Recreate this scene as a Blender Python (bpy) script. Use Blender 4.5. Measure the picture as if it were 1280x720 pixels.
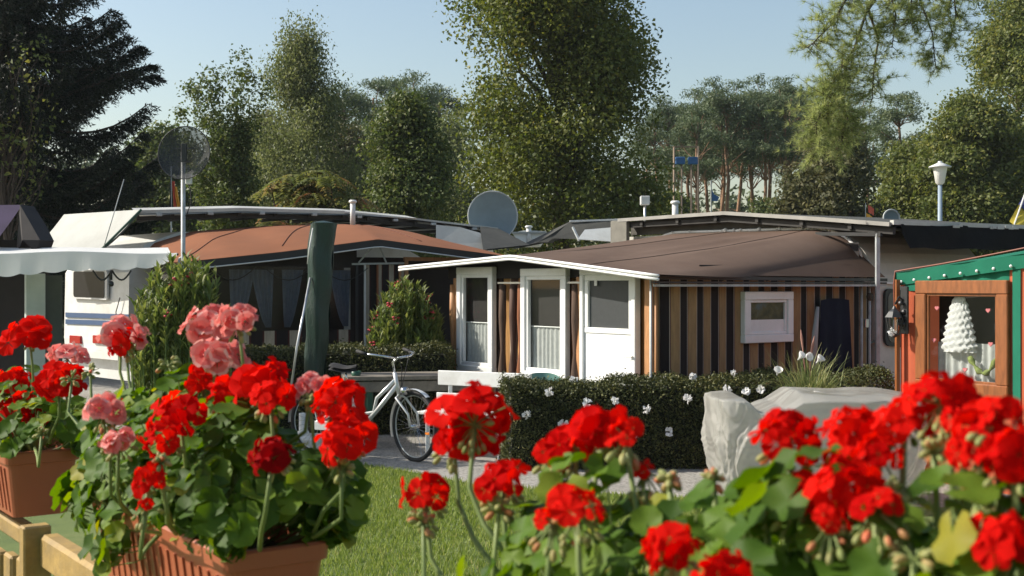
import bpy, math, random
import numpy as np
from mathutils import Vector, Matrix

# ---------------------------------------------------------------- camera, sky, sun
for _o in list(bpy.data.objects): bpy.data.objects.remove(_o)
SC = bpy.context.scene
COL = SC.collection
F_PX, CX, HY, EYE = 1500.0, 640.0, 358.0, 1.70      # focal length and horizon in pixels of the 1280 px photograph
cam_d = bpy.data.cameras.new('camera'); cam = bpy.data.objects.new('camera', cam_d); COL.objects.link(cam)
cam.location = (0, 0, EYE); cam.rotation_euler = (math.radians(90), 0, 0)
cam_d.sensor_width = 36.0; cam_d.lens = F_PX / 1280.0 * 36.0; cam_d.shift_y = -2.0 / 1280.0
cam_d.clip_start = 0.05; cam_d.clip_end = 3000
cam_d.dof.use_dof = True; cam_d.dof.focus_distance = 10.5; cam_d.dof.aperture_fstop = 10.5
SC.camera = cam

SUN_EL = math.radians(37.0)
SUN_XY = Vector((-0.985, 0.13)).normalized()
to_sun = Vector((SUN_XY.x*math.cos(SUN_EL), SUN_XY.y*math.cos(SUN_EL), math.sin(SUN_EL)))
W = bpy.data.worlds.new('World'); SC.world = W; W.use_nodes = True
nt = W.node_tree; nt.nodes.clear()
sky = nt.nodes.new('ShaderNodeTexSky'); sky.sky_type = 'NISHITA'; sky.sun_disc = False
sky.sun_elevation = SUN_EL; sky.sun_rotation = math.atan2(SUN_XY.x, SUN_XY.y)
sky.altitude = 0; sky.air_density = 1.3; sky.dust_density = 1.7; sky.ozone_density = 0.7
bg = nt.nodes.new('ShaderNodeBackground'); bg.inputs['Strength'].default_value = 0.11
wo = nt.nodes.new('ShaderNodeOutputWorld')
nt.links.new(sky.outputs[0], bg.inputs[0]); nt.links.new(bg.outputs[0], wo.inputs[0])
sd = bpy.data.lights.new('sun', 'SUN'); sd.energy = 5.0; sd.angle = math.radians(0.5); sd.color = (1.0, 0.93, 0.82)
so = bpy.data.objects.new('sun', sd); COL.objects.link(so)
so.rotation_euler = to_sun.to_track_quat('Z', 'Y').to_euler(); so.location = (-20, 5, 20)
SC.view_settings.view_transform = 'Standard'; SC.view_settings.look = 'None'
SC.view_settings.exposure = 0.5; SC.view_settings.gamma = 1.0

# ---------------------------------------------------------------- helpers
RND = random.Random(7)
V = Vector
def P(px, py, Z): return V(((px-CX)/F_PX*Z, Z, EYE-(py-HY)/F_PX*Z))
def zat(py, Z): return EYE-(py-HY)/F_PX*Z
def tpx(O, D, px):
    k = (px-CX)/F_PX
    return (O[0]-k*O[1])/(k*D[1]-D[0])
def onw(O, D, px, py):
    t = tpx(O, D, px); y = O[1]+D[1]*t
    return V((O[0]+D[0]*t, y, zat(py, y)))
WL = {}
def link(o, loc=(0,0,0), parent=None):
    COL.objects.link(o); loc = V(loc)
    if parent is not None:
        o.parent = parent; o.location = loc-WL[parent.name]
    else: o.location = loc
    WL[o.name] = loc.copy(); return o
def tag(o, label=None, cat=None, group=None, kind=None):
    if label: o['label'] = label
    if cat: o['category'] = cat
    if group: o['group'] = group
    if kind: o['kind'] = kind
    return o
def thing(name, label, cat, loc=(0,0,0), group=None):
    o = bpy.data.objects.new(name, None); o.empty_display_size = 0.1
    link(o, loc); return tag(o, label, cat, group)
def place(name, me, loc, parent=None, rot=None, scale=None):
    o = bpy.data.objects.new(name, me); link(o, loc, parent)
    if rot is not None: o.rotation_euler = rot
    if scale is not None: o.scale = scale if hasattr(scale, '__len__') else (scale,)*3
    return o
def copy_tree(o, parent=None):
    c = o.copy(); COL.objects.link(c); c.parent = parent; WL[c.name] = WL[o.name].copy()
    for ch in [x for x in o.children]: copy_tree(ch, c)
    return c

class MB:
    def __init__(s): s.v = []; s.f = []; s.uv = None
    def quad(s, a, b, c, d):
        n = len(s.v); s.v += [V(a), V(b), V(c), V(d)]; s.f.append((n, n+1, n+2, n+3)); return s
    def poly(s, pts):
        n = len(s.v); s.v += [V(p) for p in pts]; s.f.append(tuple(range(n, n+len(pts)))); return s
    def obox(s, c, ax, ay, az, bev=0.0):          # centre and three half axes
        c, ax, ay, az = V(c), V(ax), V(ay), V(az)
        if ax.cross(ay).dot(az) < 0: ax = -ax
        if bev <= 0:
            n = len(s.v)
            for k in (-1, 1):
                for j in (-1, 1):
                    for i in (-1, 1): s.v.append(c+ax*i+ay*j+az*k)
            s.f += [tuple(n+q for q in f) for f in ((0,2,3,1),(4,5,7,6),(0,1,5,4),(2,6,7,3),(0,4,6,2),(1,3,7,5))]
            return s
        L = [ax.length, ay.length, az.length]; U = [ax.normalized(), ay.normalized(), az.normalized()]
        b = min(bev, *(0.45*l for l in L)); idx = {}
        for i in (-1, 1):
            for j in (-1, 1):
                for k in (-1, 1):
                    sg = (i, j, k)
                    for a in range(3):
                        p = c.copy()
                        for q in range(3): p += U[q]*sg[q]*(L[q]-(0 if q == a else b))
                        idx[(sg, a)] = len(s.v); s.v.append(p)
        for a in range(3):
            o1, o2 = (a+1) % 3, (a+2) % 3
            for sgn in (-1, 1):
                ring = []
                for (p, q) in ((-1,-1),(1,-1),(1,1),(-1,1)):
                    sg = [0,0,0]; sg[a] = sgn; sg[o1] = p; sg[o2] = q; ring.append(idx[(tuple(sg), a)])
                s.f.append(tuple(ring if sgn > 0 else ring[::-1]))
        for a in range(3):
            o1, o2 = (a+1) % 3, (a+2) % 3
            for p in (-1, 1):
                for q in (-1, 1):
                    A = [0,0,0]; A[a] = -1; A[o1] = p; A[o2] = q
                    B = list(A); B[a] = 1
                    r = [idx[(tuple(A), o1)], idx[(tuple(B), o1)], idx[(tuple(B), o2)], idx[(tuple(A), o2)]]
                    s.f.append(tuple(r if p*q < 0 else r[::-1]))
        for sg in {k[0] for k in idx}:
            r = [idx[(sg, 0)], idx[(sg, 1)], idx[(sg, 2)]]
            s.f.append(tuple(r if sg[0]*sg[1]*sg[2] > 0 else r[::-1]))
        return s
    def box(s, lo, hi, bev=0.0):
        lo, hi = V(lo), V(hi); c = (lo+hi)/2; h = (hi-lo)/2
        return s.obox(c, (h.x,0,0), (0,h.y,0), (0,0,h.z), bev)
    def bar(s, a, b, w, d, up=(0,0,1), bev=0.0):    # box beam from a to b
        a, b = V(a), V(b); t = b-a; u = V(up)
        x = t.cross(u)
        if x.length < 1e-6: x = t.cross(V((0,1,0)))
        x.normalize(); y = x.cross(t).normalized()
        return s.obox((a+b)/2, x*(w/2), t/2, y*(d/2), bev)
    def tube(s, pts, r, seg=8, cap=True):
        pts = [V(p) for p in pts]; n0 = len(s.v); N = len(pts)
        rr = r if hasattr(r, '__len__') else [r]*N
        prev = None
        for i, p in enumerate(pts):
            t = (pts[min(i+1, N-1)]-pts[max(i-1, 0)]).normalized()
            if prev is None:
                x = t.cross(V((0,0,1)))
                if x.length < 1e-3: x = t.cross(V((1,0,0)))
            else: x = prev-t*prev.dot(t)
            x.normalize(); prev = x; y = t.cross(x)
            for k in range(seg):
                a = 2*math.pi*k/seg; s.v.append(p+(x*math.cos(a)+y*math.sin(a))*rr[i])
        for i in range(N-1):
            for k in range(seg):
                a = n0+i*seg+k; b = n0+i*seg+(k+1) % seg
                s.f.append((a, b, b+seg, a+seg))
        if cap:
            s.f.append(tuple(n0+k for k in range(seg))[::-1]); s.f.append(tuple(n0+(N-1)*seg+k for k in range(seg)))
        return s
    def lathe(s, base, prof, seg=16, axis=(0,0,1)):
        base = V(base); ax = V(axis).normalized()
        return s.tube([base+ax*h for r, h in prof], [max(r, 1e-4) for r, h in prof], seg) if False else s._lathe(base, prof, seg, ax)
    def _lathe(s, base, prof, seg, ax):
        x = ax.cross(V((0,0,1)))
        if x.length < 1e-3: x = V((1,0,0))
        x.normalize(); y = ax.cross(x); n0 = len(s.v)
        for r, h in prof:
            for k in range(seg):
                a = 2*math.pi*k/seg; s.v.append(base+ax*h+(x*math.cos(a)+y*math.sin(a))*r)
        for i in range(len(prof)-1):
            for k in range(seg):
                a = n0+i*seg+k; b = n0+i*seg+(k+1) % seg
                s.f.append((a, b, b+seg, a+seg))
        return s
    def torus(s, c, n, R, r, seg=32, sub=8, squash=1.0):
        c, n = V(c), V(n).normalized(); x = n.cross(V((0,0,1)))
        if x.length < 1e-3: x = V((1,0,0))
        x.normalize(); y = n.cross(x); n0 = len(s.v)
        for i in range(seg):
            a = 2*math.pi*i/seg; d = x*math.cos(a)+y*math.sin(a)
            for k in range(sub):
                b = 2*math.pi*k/sub; s.v.append(c+d*(R+r*math.cos(b)*squash)+n*(r*math.sin(b)))
        for i in range(seg):
            for k in range(sub):
                a = n0+i*sub+k; b = n0+i*sub+(k+1) % sub; c2 = n0+((i+1) % seg)*sub+k; d2 = n0+((i+1) % seg)*sub+(k+1) % sub
                s.f.append((a, c2, d2, b))
        return s
    def ball(s, c, r, seg=8, rings=6, sc=(1,1,1)):
        c = V(c); n0 = len(s.v)
        for i in range(1, rings):
            th = math.pi*i/rings
            for k in range(seg):
                a = 2*math.pi*k/seg
                s.v.append(c+V((r*sc[0]*math.sin(th)*math.cos(a), r*sc[1]*math.sin(th)*math.sin(a), r*sc[2]*math.cos(th))))
        top = len(s.v); s.v.append(c+V((0,0,r*sc[2]))); bot = len(s.v); s.v.append(c-V((0,0,r*sc[2])))
        for i in range(rings-2):
            for k in range(seg):
                a = n0+i*seg+k; b = n0+i*seg+(k+1) % seg
                s.f.append((a, a+seg, b+seg, b))
        for k in range(seg):
            s.f.append((top, n0+k, n0+(k+1) % seg)); e = n0+(rings-2)*seg
            s.f.append((bot, e+(k+1) % seg, e+k))
        return s
    def grid(s, nu, nv, fn, uvfn=None):              # fn(u, v) -> point
        n0 = len(s.v)
        if s.uv is None: s.uv = [(0, 0)]*len(s.v)
        for j in range(nv+1):
            for i in range(nu+1):
                s.v.append(V(fn(i/nu, j/nv))); s.uv.append(uvfn(i/nu, j/nv) if uvfn else (i/nu, j/nv))
        for j in range(nv):
            for i in range(nu):
                a = n0+j*(nu+1)+i; s.f.append((a, a+1, a+nu+2, a+nu+1))
        return s
    def prism(s, pts, ext):                          # closed outline pushed along a vector
        pts = [V(p) for p in pts]; e = V(ext); n = len(pts); n0 = len(s.v)
        nn = V((0,0,0))
        for i in range(n): nn += (pts[i]-pts[0]).cross(pts[(i+1) % n]-pts[0])
        if nn.dot(e) > 0: pts = pts[::-1]
        s.v += pts+[p+e for p in pts]
        s.f.append(tuple(range(n0, n0+n))); s.f.append(tuple(range(n0+2*n-1, n0+n-1, -1)))
        for i in range(n):
            j = (i+1) % n; s.f.append((n0+j, n0+i, n0+n+i, n0+n+j))
        return s
    def mesh(s, name, mat, origin=None, smooth=False):
        pts = s.v; o = V(origin) if origin is not None else V((0,0,0))
        me = bpy.data.meshes.new(name); me.from_pydata([tuple(p-o) for p in pts], [], s.f)
        if s.uv is not None:
            uv = s.uv+[(0, 0)]*(len(s.v)-len(s.uv)); l = me.uv_layers.new(name='UVMap')
            fl = np.zeros((len(me.loops), 2), 'f'); vi = np.zeros(len(me.loops), 'i'); me.loops.foreach_get('vertex_index', vi)
            fl[:] = np.array(uv, 'f')[vi]; l.data.foreach_set('uv', fl.ravel())
        me.materials.append(mat)
        if smooth: me.polygons.foreach_set('use_smooth', [True]*len(me.polygons))
        me.update(); return me
    def build(s, name, mat, parent=None, smooth=False, origin=None):
        if origin is None:
            xs = [p.x for p in s.v]; ys = [p.y for p in s.v]; zs = [p.z for p in s.v]
            origin = V(((min(xs)+max(xs))/2, (min(ys)+max(ys))/2, min(zs)))
        o = bpy.data.objects.new(name, s.mesh(name, mat, origin, smooth)); return link(o, origin, parent)

def np_mesh(name, verts, faces, mat, rnd=None, smooth=False):
    verts = np.asarray(verts, 'f'); faces = np.asarray(faces, 'i'); m, k = faces.shape
    me = bpy.data.meshes.new(name)
    me.vertices.add(len(verts)); me.vertices.foreach_set('co', verts.ravel())
    me.loops.add(m*k); me.loops.foreach_set('vertex_index', faces.ravel())
    me.polygons.add(m); me.polygons.foreach_set('loop_start', np.arange(0, m*k, k, dtype='i'))
    if smooth: me.polygons.foreach_set('use_smooth', np.ones(m, bool))
    if rnd is not None:
        a = me.attributes.new('rnd', 'FLOAT', 'FACE'); a.data.foreach_set('value', np.asarray(rnd, 'f'))
    me.materials.append(mat); me.update(calc_edges=True); me.validate(); return me

# ---------------------------------------------------------------- materials
MATS = {}
def new_mat(name):
    m = bpy.data.materials.new(name); m.use_nodes = True; MATS[name] = m
    t = m.node_tree; return m, t, t.nodes['Principled BSDF']
def mapc(t, coord='Object', sc=None):
    c = t.nodes.new('ShaderNodeTexCoord'); out = c.outputs[coord]
    if sc:
        mp = t.nodes.new('ShaderNodeMapping'); mp.inputs['Scale'].default_value = sc if hasattr(sc, '__len__') else (sc,)*3
        t.links.new(out, mp.inputs[0]); out = mp.outputs[0]
    return out
def noise(t, vec, scale, detail=4, rough=0.6):
    n = t.nodes.new('ShaderNodeTexNoise'); n.inputs['Scale'].default_value = scale; n.inputs['Detail'].default_value = detail
    n.inputs['Roughness'].default_value = rough
    if vec is not None: t.links.new(vec, n.inputs['Vector'])
    return n
def ramp(t, fac, stops, const=False):
    r = t.nodes.new('ShaderNodeValToRGB'); e = r.color_ramp.elements
    if const: r.color_ramp.interpolation = 'CONSTANT'
    while len(e) < len(stops): e.new(0.5)
    for i, (p, c) in enumerate(stops): e[i].position = p; e[i].color = (*c, 1)
    t.links.new(fac, r.inputs[0]); return r
def bump(t, b, h, strength=0.3, dist=0.01):
    n = t.nodes.new('ShaderNodeBump'); n.inputs['Strength'].default_value = strength; n.inputs['Distance'].default_value = dist
    t.links.new(h, n.inputs['Height']); t.links.new(n.outputs[0], b.inputs['Normal'])
def mat(name, col, rough=0.6, var=0.25, scale=6.0, bscale=None, bstr=0.2, metal=0.0, spec=0.5, bdist=0.004, dirt=None, stretch=None):
    m, t, b = new_mat(name)
    v = mapc(t, 'Object', stretch)
    n = noise(t, v, scale, 5)
    lo = tuple(c*(1-var) for c in col); hi = tuple(min(1, c*(1+var*0.6)) for c in col)
    r = ramp(t, n.outputs[0], [(0.3, lo), (0.7, hi)]); out = r.outputs[0]
    if dirt:
        n2 = noise(t, v, scale*0.35, 8, 0.75); rr = ramp(t, n2.outputs[0], [(0.45, (0,0,0)), (0.72, (1,1,1))])
        mx = t.nodes.new('ShaderNodeMix'); mx.data_type = 'RGBA'; t.links.new(rr.outputs[0], mx.inputs['Factor'])
        t.links.new(out, mx.inputs[6]); mx.inputs[7].default_value = (*dirt, 1); out = mx.outputs[2]
    t.links.new(out, b.inputs['Base Color'])
    b.inputs['Roughness'].default_value = rough; b.inputs['Metallic'].default_value = metal; b.inputs['Specular IOR Level'].default_value = spec
    if bscale:
        n3 = noise(t, v, bscale, 4); bump(t, b, n3.outputs[0], bstr, bdist)
    return m
def leafmat(name, stops, transl=0.35, rough=0.55, attr=True, tcol=None, spec=0.3, blot=None):
    m, t, b = new_mat(name)
    if attr:
        a = t.nodes.new('ShaderNodeAttribute'); a.attribute_name = 'rnd'; fac = a.outputs['Fac']
    else:
        a = t.nodes.new('ShaderNodeObjectInfo'); fac = a.outputs['Random']
    r = ramp(t, fac, stops); col = r.outputs[0]
    if blot:
        n = noise(t, mapc(t, 'Object'), blot, 3); mx = t.nodes.new('ShaderNodeMix'); mx.data_type = 'RGBA'; mx.blend_type = 'MULTIPLY'
        rr = ramp(t, n.outputs[0], [(0.35, (0.6,0.62,0.6)), (0.65, (1.15,1.1,1.0))]); mx.inputs['Factor'].default_value = 0.9
        t.links.new(col, mx.inputs[6]); t.links.new(rr.outputs[0], mx.inputs[7]); col = mx.outputs[2]
    t.links.new(col, b.inputs['Base Color']); b.inputs['Roughness'].default_value = rough; b.inputs['Specular IOR Level'].default_value = spec
    tr = t.nodes.new('ShaderNodeBsdfTranslucent'); hs = t.nodes.new('ShaderNodeHueSaturation')
    hs.inputs['Saturation'].default_value = 1.15; hs.inputs['Value'].default_value = 1.5
    if tcol: hs.inputs['Hue'].default_value = tcol
    t.links.new(col, hs.inputs['Color']); t.links.new(hs.outputs[0], tr.inputs[0])
    ms = t.nodes.new('ShaderNodeMixShader'); ms.inputs[0].default_value = transl
    t.links.new(b.outputs[0], ms.inputs[1]); t.links.new(tr.outputs[0], ms.inputs[2])
    t.links.new(ms.outputs[0], t.nodes['Material Output'].inputs[0]); return m
def glassmat(name, tint=(0.75,0.8,0.8), refl=0.12, rough=0.03):
    m, t, b = new_mat(name); t.nodes.remove(b)
    tr = t.nodes.new('ShaderNodeBsdfTransparent'); tr.inputs[0].default_value = (*tint, 1)
    g = t.nodes.new('ShaderNodeBsdfGlossy'); g.inputs['Roughness'].default_value = rough
    lw = t.nodes.new('ShaderNodeLayerWeight'); pw = t.nodes.new('ShaderNodeMath'); pw.operation = 'POWER'; pw.inputs[1].default_value = 5.0; t.links.new(lw.outputs['Facing'], pw.inputs[0])
    ad = t.nodes.new('ShaderNodeMath'); ad.operation = 'ADD'; ad.inputs[1].default_value = refl; t.links.new(pw.outputs[0], ad.inputs[0])
    ms = t.nodes.new('ShaderNodeMixShader'); t.links.new(ad.outputs[0], ms.inputs[0])
    t.links.new(tr.outputs[0], ms.inputs[1]); t.links.new(g.outputs[0], ms.inputs[2])
    t.links.new(ms.outputs[0], t.nodes['Material Output'].inputs[0]); return m
def clothmat(name, col, transl=0.3, rough=0.85, var=0.2, scale=5, fold=None, bstr=0.3):
    m = mat(name, col, rough, var, scale, fold or 60, bstr, spec=0.2); t = m.node_tree; b = t.nodes['Principled BSDF']
    tr = t.nodes.new('ShaderNodeBsdfTranslucent'); tr.inputs[0].default_value = (*col, 1)
    ms = t.nodes.new('ShaderNodeMixShader'); ms.inputs[0].default_value = transl
    t.links.new(b.outputs[0], ms.inputs[1]); t.links.new(tr.outputs[0], ms.inputs[2])
    t.links.new(ms.outputs[0], t.nodes['Material Output'].inputs[0]); return m
def stripemat(name, stops, period, transl=0.12):
    m, t, b = new_mat(name)
    uv = t.nodes.new('ShaderNodeUVMap'); uv.uv_map = 'UVMap'
    sp = t.nodes.new('ShaderNodeSeparateXYZ'); t.links.new(uv.outputs[0], sp.inputs[0])
    d = t.nodes.new('ShaderNodeMath'); d.operation = 'DIVIDE'; d.inputs[1].default_value = period; t.links.new(sp.outputs[0], d.inputs[0])
    fr = t.nodes.new('ShaderNodeMath'); fr.operation = 'FRACT'; t.links.new(d.outputs[0], fr.inputs[0])
    r = ramp(t, fr.outputs[0], stops, True)
    n = noise(t, mapc(t, 'Object', (8,8,1.5)), 3, 6); rr = ramp(t, n.outputs[0], [(0.3, (0.72,0.72,0.72)), (0.7, (1.1,1.08,1.05))])
    mx = t.nodes.new('ShaderNodeMix'); mx.data_type = 'RGBA'; mx.blend_type = 'MULTIPLY'; mx.inputs['Factor'].default_value = 1
    t.links.new(r.outputs[0], mx.inputs[6]); t.links.new(rr.outputs[0], mx.inputs[7]); t.links.new(mx.outputs[2], b.inputs['Base Color'])
    b.inputs['Roughness'].default_value = 0.75; b.inputs['Specular IOR Level'].default_value = 0.3
    n3 = noise(t, mapc(t, 'Object', (6,6,1)), 5, 4); bump(t, b, n3.outputs[0], 0.35, 0.02)
    return m

white_pvc = mat('white_pvc', (0.80,0.81,0.80), 0.35, 0.05, 4, dirt=(0.66,0.66,0.62))
white_paint = mat('white_paint', (0.78,0.78,0.76), 0.5, 0.08, 7, 30, 0.1, dirt=(0.62,0.61,0.57))
alu = mat('aluminium', (0.55,0.56,0.56), 0.35, 0.12, 9, metal=0.8)
alu_paint = mat('grey_painted_steel', (0.42,0.45,0.45), 0.45, 0.2, 10, 40, 0.1, dirt=(0.25,0.24,0.22))
dark_metal = mat('dark_metal', (0.02,0.021,0.022), 0.45, 0.3, 10)
black_rubber = mat('black_rubber', (0.015,0.015,0.016), 0.75, 0.3, 12)
chrome = mat('polished_steel', (0.62,0.63,0.64), 0.22, 0.08, 10, metal=0.9)
silver_paint = mat('silver_paint', (0.62,0.63,0.63), 0.3, 0.05, 6, metal=0.35)
caravan_white = mat('caravan_shell', (0.70,0.71,0.69), 0.4, 0.06, 2.5, 35, 0.06, dirt=(0.52,0.51,0.46))
caravan_beige = mat('caravan_shell_beige', (0.56,0.55,0.49), 0.45, 0.1, 2, 30, 0.06, dirt=(0.40,0.385,0.33))
roof_grey = mat('roof_sheet_grey', (0.50,0.50,0.47), 0.55, 0.15, 2.5, 25, 0.1, dirt=(0.30,0.29,0.26))
flap_grey = mat('tarp_pale', (0.36,0.37,0.345), 0.7, 0.12, 2, 18, 0.2, dirt=(0.27,0.27,0.245))
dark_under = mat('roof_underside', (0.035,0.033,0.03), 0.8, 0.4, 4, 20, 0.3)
tarp_black = mat('black_tarpaulin', (0.014,0.014,0.013), 0.9, 0.35, 3, 12, 0.35, bdist=0.02, spec=0.1)
tarp_dark = mat('dark_olive_tarpaulin', (0.05,0.05,0.042), 0.85, 0.3, 3, 12, 0.35, bdist=0.02)
wood_warm = mat('varnished_wood', (0.25,0.085,0.026), 0.4, 0.35, 5, 30, 0.15, stretch=(6,6,1.2))
wood_orange = mat('pale_orange_wood', (0.45,0.22,0.09), 0.55, 0.3, 6, 30, 0.15, stretch=(8,8,1))
fence_wood = mat('fence_softwood', (0.34,0.22,0.065), 0.7, 0.35, 9, 60, 0.4, stretch=(2,2,2), dirt=(0.20,0.145,0.07))
table_wood = mat('weathered_wood', (0.22,0.19,0.15), 0.8, 0.35, 12, 60, 0.4, dirt=(0.12,0.11,0.09))
green_paint = mat('dark_green_paint', (0.012,0.075,0.045), 0.4, 0.2, 8)
green_plastic = mat('pale_green_plastic', (0.13,0.27,0.23), 0.4, 0.1, 6)
dark_green_cloth = mat('dark_green_cover', (0.004,0.030,0.021), 0.42, 0.3, 6, 24, 0.45, bdist=0.03, stretch=(4,4,1))
terracotta = mat('terracotta_plastic', (0.36,0.098,0.045), 0.42, 0.12, 5, 80, 0.06, dirt=(0.33,0.10,0.05))
soil = mat('potting_soil', (0.022,0.016,0.011), 0.95, 0.5, 40, 60, 0.9, bdist=0.02)
brown_roof = mat('brown_canvas', (0.105,0.068,0.050), 0.92, 0.2, 1.2, 120, 0.2, dirt=(0.135,0.092,0.070), spec=0.2)
orange_roof = mat('russet_canvas', (0.235,0.092,0.044), 0.9, 0.18, 1.2, 120, 0.2, dirt=(0.19,0.08,0.042), spec=0.2)
white_canvas = clothmat('white_canvas', (0.72,0.73,0.72), 0.25, var=0.06)
lace = clothmat('lace_curtain', (0.72,0.74,0.72), 0.35, var=0.15, scale=18)
blue_cloth = clothmat('dark_blue_blanket', (0.010,0.014,0.028), 0.05, var=0.3)
blue_curtain = clothmat('blue_grey_curtain', (0.24,0.29,0.38), 0.35, var=0.3, scale=14)
purple_cloth = clothmat('purple_canvas', (0.06,0.045,0.085), 0.1, var=0.2)
red_cloth = clothmat('coral_canvas', (0.52,0.125,0.06), 0.2, var=0.15, scale=3)
green_cloth = clothmat('green_canvas', (0.018,0.17,0.105), 0.15, var=0.15, scale=3)
dark_wall = mat('dark_canvas_and_shade', (0.022,0.018,0.017), 0.85, 0.3, 5, 40, 0.2)  # black cloth; also shade and dim interiors put in as colour
screen_dark = mat('insect_screen', (0.035,0.04,0.042), 0.5, 0.15, 20, 300, 0.3)
blue_stripe = mat('blue_stripe', (0.045,0.09,0.19), 0.4, 0.1, 5)
red_light = mat('red_lens', (0.35,0.012,0.01), 0.2, 0.1, 8)
orange_lens = mat('orange_reflector', (0.8,0.22,0.02), 0.25, 0.1, 8)
dish_grey = mat('dish_grey_paint', (0.16,0.21,0.235), 0.55, 0.12, 5)
light_box = mat('pale_plastic', (0.62,0.62,0.60), 0.5, 0.1, 8)
glass_clear = glassmat('window_glass', (0.88,0.90,0.89), 0.045)
glass_dark = glassmat('tinted_acrylic', (0.16,0.16,0.15), 0.07, 0.06)
paper_white = clothmat('white_crepe_paper', (0.82,0.82,0.81), 0.3, var=0.05)
pink_felt = mat('pink_heart', (0.68,0.20,0.22), 0.6, 0.1, 10)
cover_plastic = clothmat('milky_plastic_cover', (0.60,0.59,0.55), 0.45, 0.2, 0.1, 5, 22, 0.9)
_t = cover_plastic.node_tree; _b = _t.nodes['Principled BSDF']; _n4 = noise(_t, mapc(_t, 'Object', (1,1,0.7)), 34, 3, 0.6); _n4.inputs['Distortion'].default_value = 1.6
_mm = _t.nodes.new('ShaderNodeMath'); _mm.operation = 'ABSOLUTE'; _ms = _t.nodes.new('ShaderNodeMath'); _ms.operation = 'SUBTRACT'; _ms.inputs[1].default_value = 0.5; _t.links.new(_n4.outputs[0], _ms.inputs[0]); _t.links.new(_ms.outputs[0], _mm.inputs[0])
bump(_t, _b, _mm.outputs[0], 0.75, 0.02); _b.inputs['Coat Weight'].default_value = 0.6; _b.inputs['Coat Roughness'].default_value = 0.12
_o = _t.nodes['Material Output']; _tp = _t.nodes.new('ShaderNodeBsdfTransparent'); _mq = _t.nodes.new('ShaderNodeMixShader'); _mq.inputs[0].default_value = 0.22; _src = _o.inputs[0].links[0].from_socket; _t.links.new(_src, _mq.inputs[1]); _t.links.new(_tp.outputs[0], _mq.inputs[2]); _t.links.new(_mq.outputs[0], _o.inputs[0])
bark = mat('bark', (0.075,0.055,0.04), 0.9, 0.45, 6, 18, 0.8, bdist=0.04, stretch=(3,3,0.8))
pine_bark = mat('pine_bark', (0.30,0.17,0.10), 0.9, 0.4, 1.2, 8, 0.6, bdist=0.04, stretch=(2,2,0.7), dirt=(0.13,0.095,0.075))
birch_bark = mat('birch_bark', (0.50,0.49,0.45), 0.8, 0.3, 3, 10, 0.4, dirt=(0.08,0.07,0.06), stretch=(1,1,4))
STR = [(0.0,(0.34,0.222,0.105)),(0.44,(0.40,0.36,0.31)),(0.475,(0.014,0.010,0.009)),(0.90,(0.40,0.36,0.31)),(0.935,(0.09,0.025,0.012)),(0.97,(0.34,0.222,0.105))]
stripe_tan = stripemat('tan_and_black_stripes', STR, 0.222)
STR2 = [(0.0,(0.10,0.058,0.044)),(0.30,(0.50,0.42,0.33)),(0.36,(0.50,0.27,0.095)),(0.66,(0.16,0.055,0.02)),(0.72,(0.50,0.27,0.095)),(0.92,(0.03,0.017,0.013))]
stripe_pleat = stripemat('brown_and_tan_stripes', STR2, 0.30)
STR3 = [(0.0,(0.40,0.35,0.27)),(0.36,(0.07,0.018,0.012)),(0.44,(0.018,0.012,0.011)),(0.9,(0.07,0.018,0.012)),(0.97,(0.40,0.35,0.27))]
stripe_cream = stripemat('cream_and_black_stripes', STR3, 0.34)

g_oak = leafmat('oak_leaves', [(0,(0.05,0.07,0.016)),(0.55,(0.115,0.14,0.03)),(0.95,(0.20,0.195,0.04)),(0.985,(0.36,0.24,0.035)),(1,(0.40,0.26,0.035))], 0.32)
g_round = leafmat('round_tree_leaves', [(0,(0.045,0.07,0.02)),(0.6,(0.10,0.13,0.036)),(1,(0.17,0.17,0.05))], 0.3)
g_dark = leafmat('dark_tree_leaves', [(0,(0.05,0.058,0.024)),(0.6,(0.105,0.105,0.046)),(1,(0.17,0.155,0.07))], 0.26)
g_birch = leafmat('birch_leaves', [(0,(0.08,0.105,0.042)),(0.6,(0.155,0.175,0.068)),(1,(0.23,0.235,0.10))], 0.38)
g_maple = leafmat('maple_leaves', [(0,(0.06,0.085,0.024)),(0.6,(0.135,0.16,0.045)),(1,(0.25,0.23,0.06))], 0.34)
g_sumac = leafmat('sumac_leaves', [(0,(0.09,0.12,0.035)),(0.6,(0.18,0.185,0.06)),(0.85,(0.26,0.19,0.085)),(1,(0.33,0.11,0.06))], 0.35)
g_pine = leafmat('pine_needles', [(0,(0.055,0.085,0.045)),(0.6,(0.11,0.145,0.07)),(1,(0.17,0.195,0.09))], 0.2)
g_bough = leafmat('pale_pine_needles', [(0,(0.15,0.19,0.07)),(0.6,(0.30,0.34,0.13)),(1,(0.44,0.45,0.20))], 0.45)
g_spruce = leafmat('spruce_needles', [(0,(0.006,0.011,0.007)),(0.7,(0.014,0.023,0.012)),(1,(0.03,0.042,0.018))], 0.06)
g_hedge = leafmat('hedge_leaves', [(0,(0.026,0.034,0.014)),(0.6,(0.07,0.08,0.024)),(0.9,(0.15,0.145,0.045)),(1,(0.23,0.18,0.075))], 0.1)
g_hedgeb = mat('hedge_core', (0.012,0.015,0.008), 0.95, 0.4, 20, 40, 0.8, bdist=0.03)
g_oleander = leafmat('oleander_leaves', [(0,(0.08,0.12,0.035)),(0.6,(0.17,0.21,0.06)),(1,(0.28,0.29,0.09))], 0.35)
g_reed = leafmat('reed_leaves', [(0,(0.10,0.14,0.05)),(0.6,(0.21,0.24,0.09)),(1,(0.36,0.34,0.15))], 0.3)
g_wood = leafmat('far_wood_leaves', [(0,(0.045,0.065,0.035)),(0.6,(0.085,0.11,0.05)),(1,(0.14,0.16,0.07))], 0.2)
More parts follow.
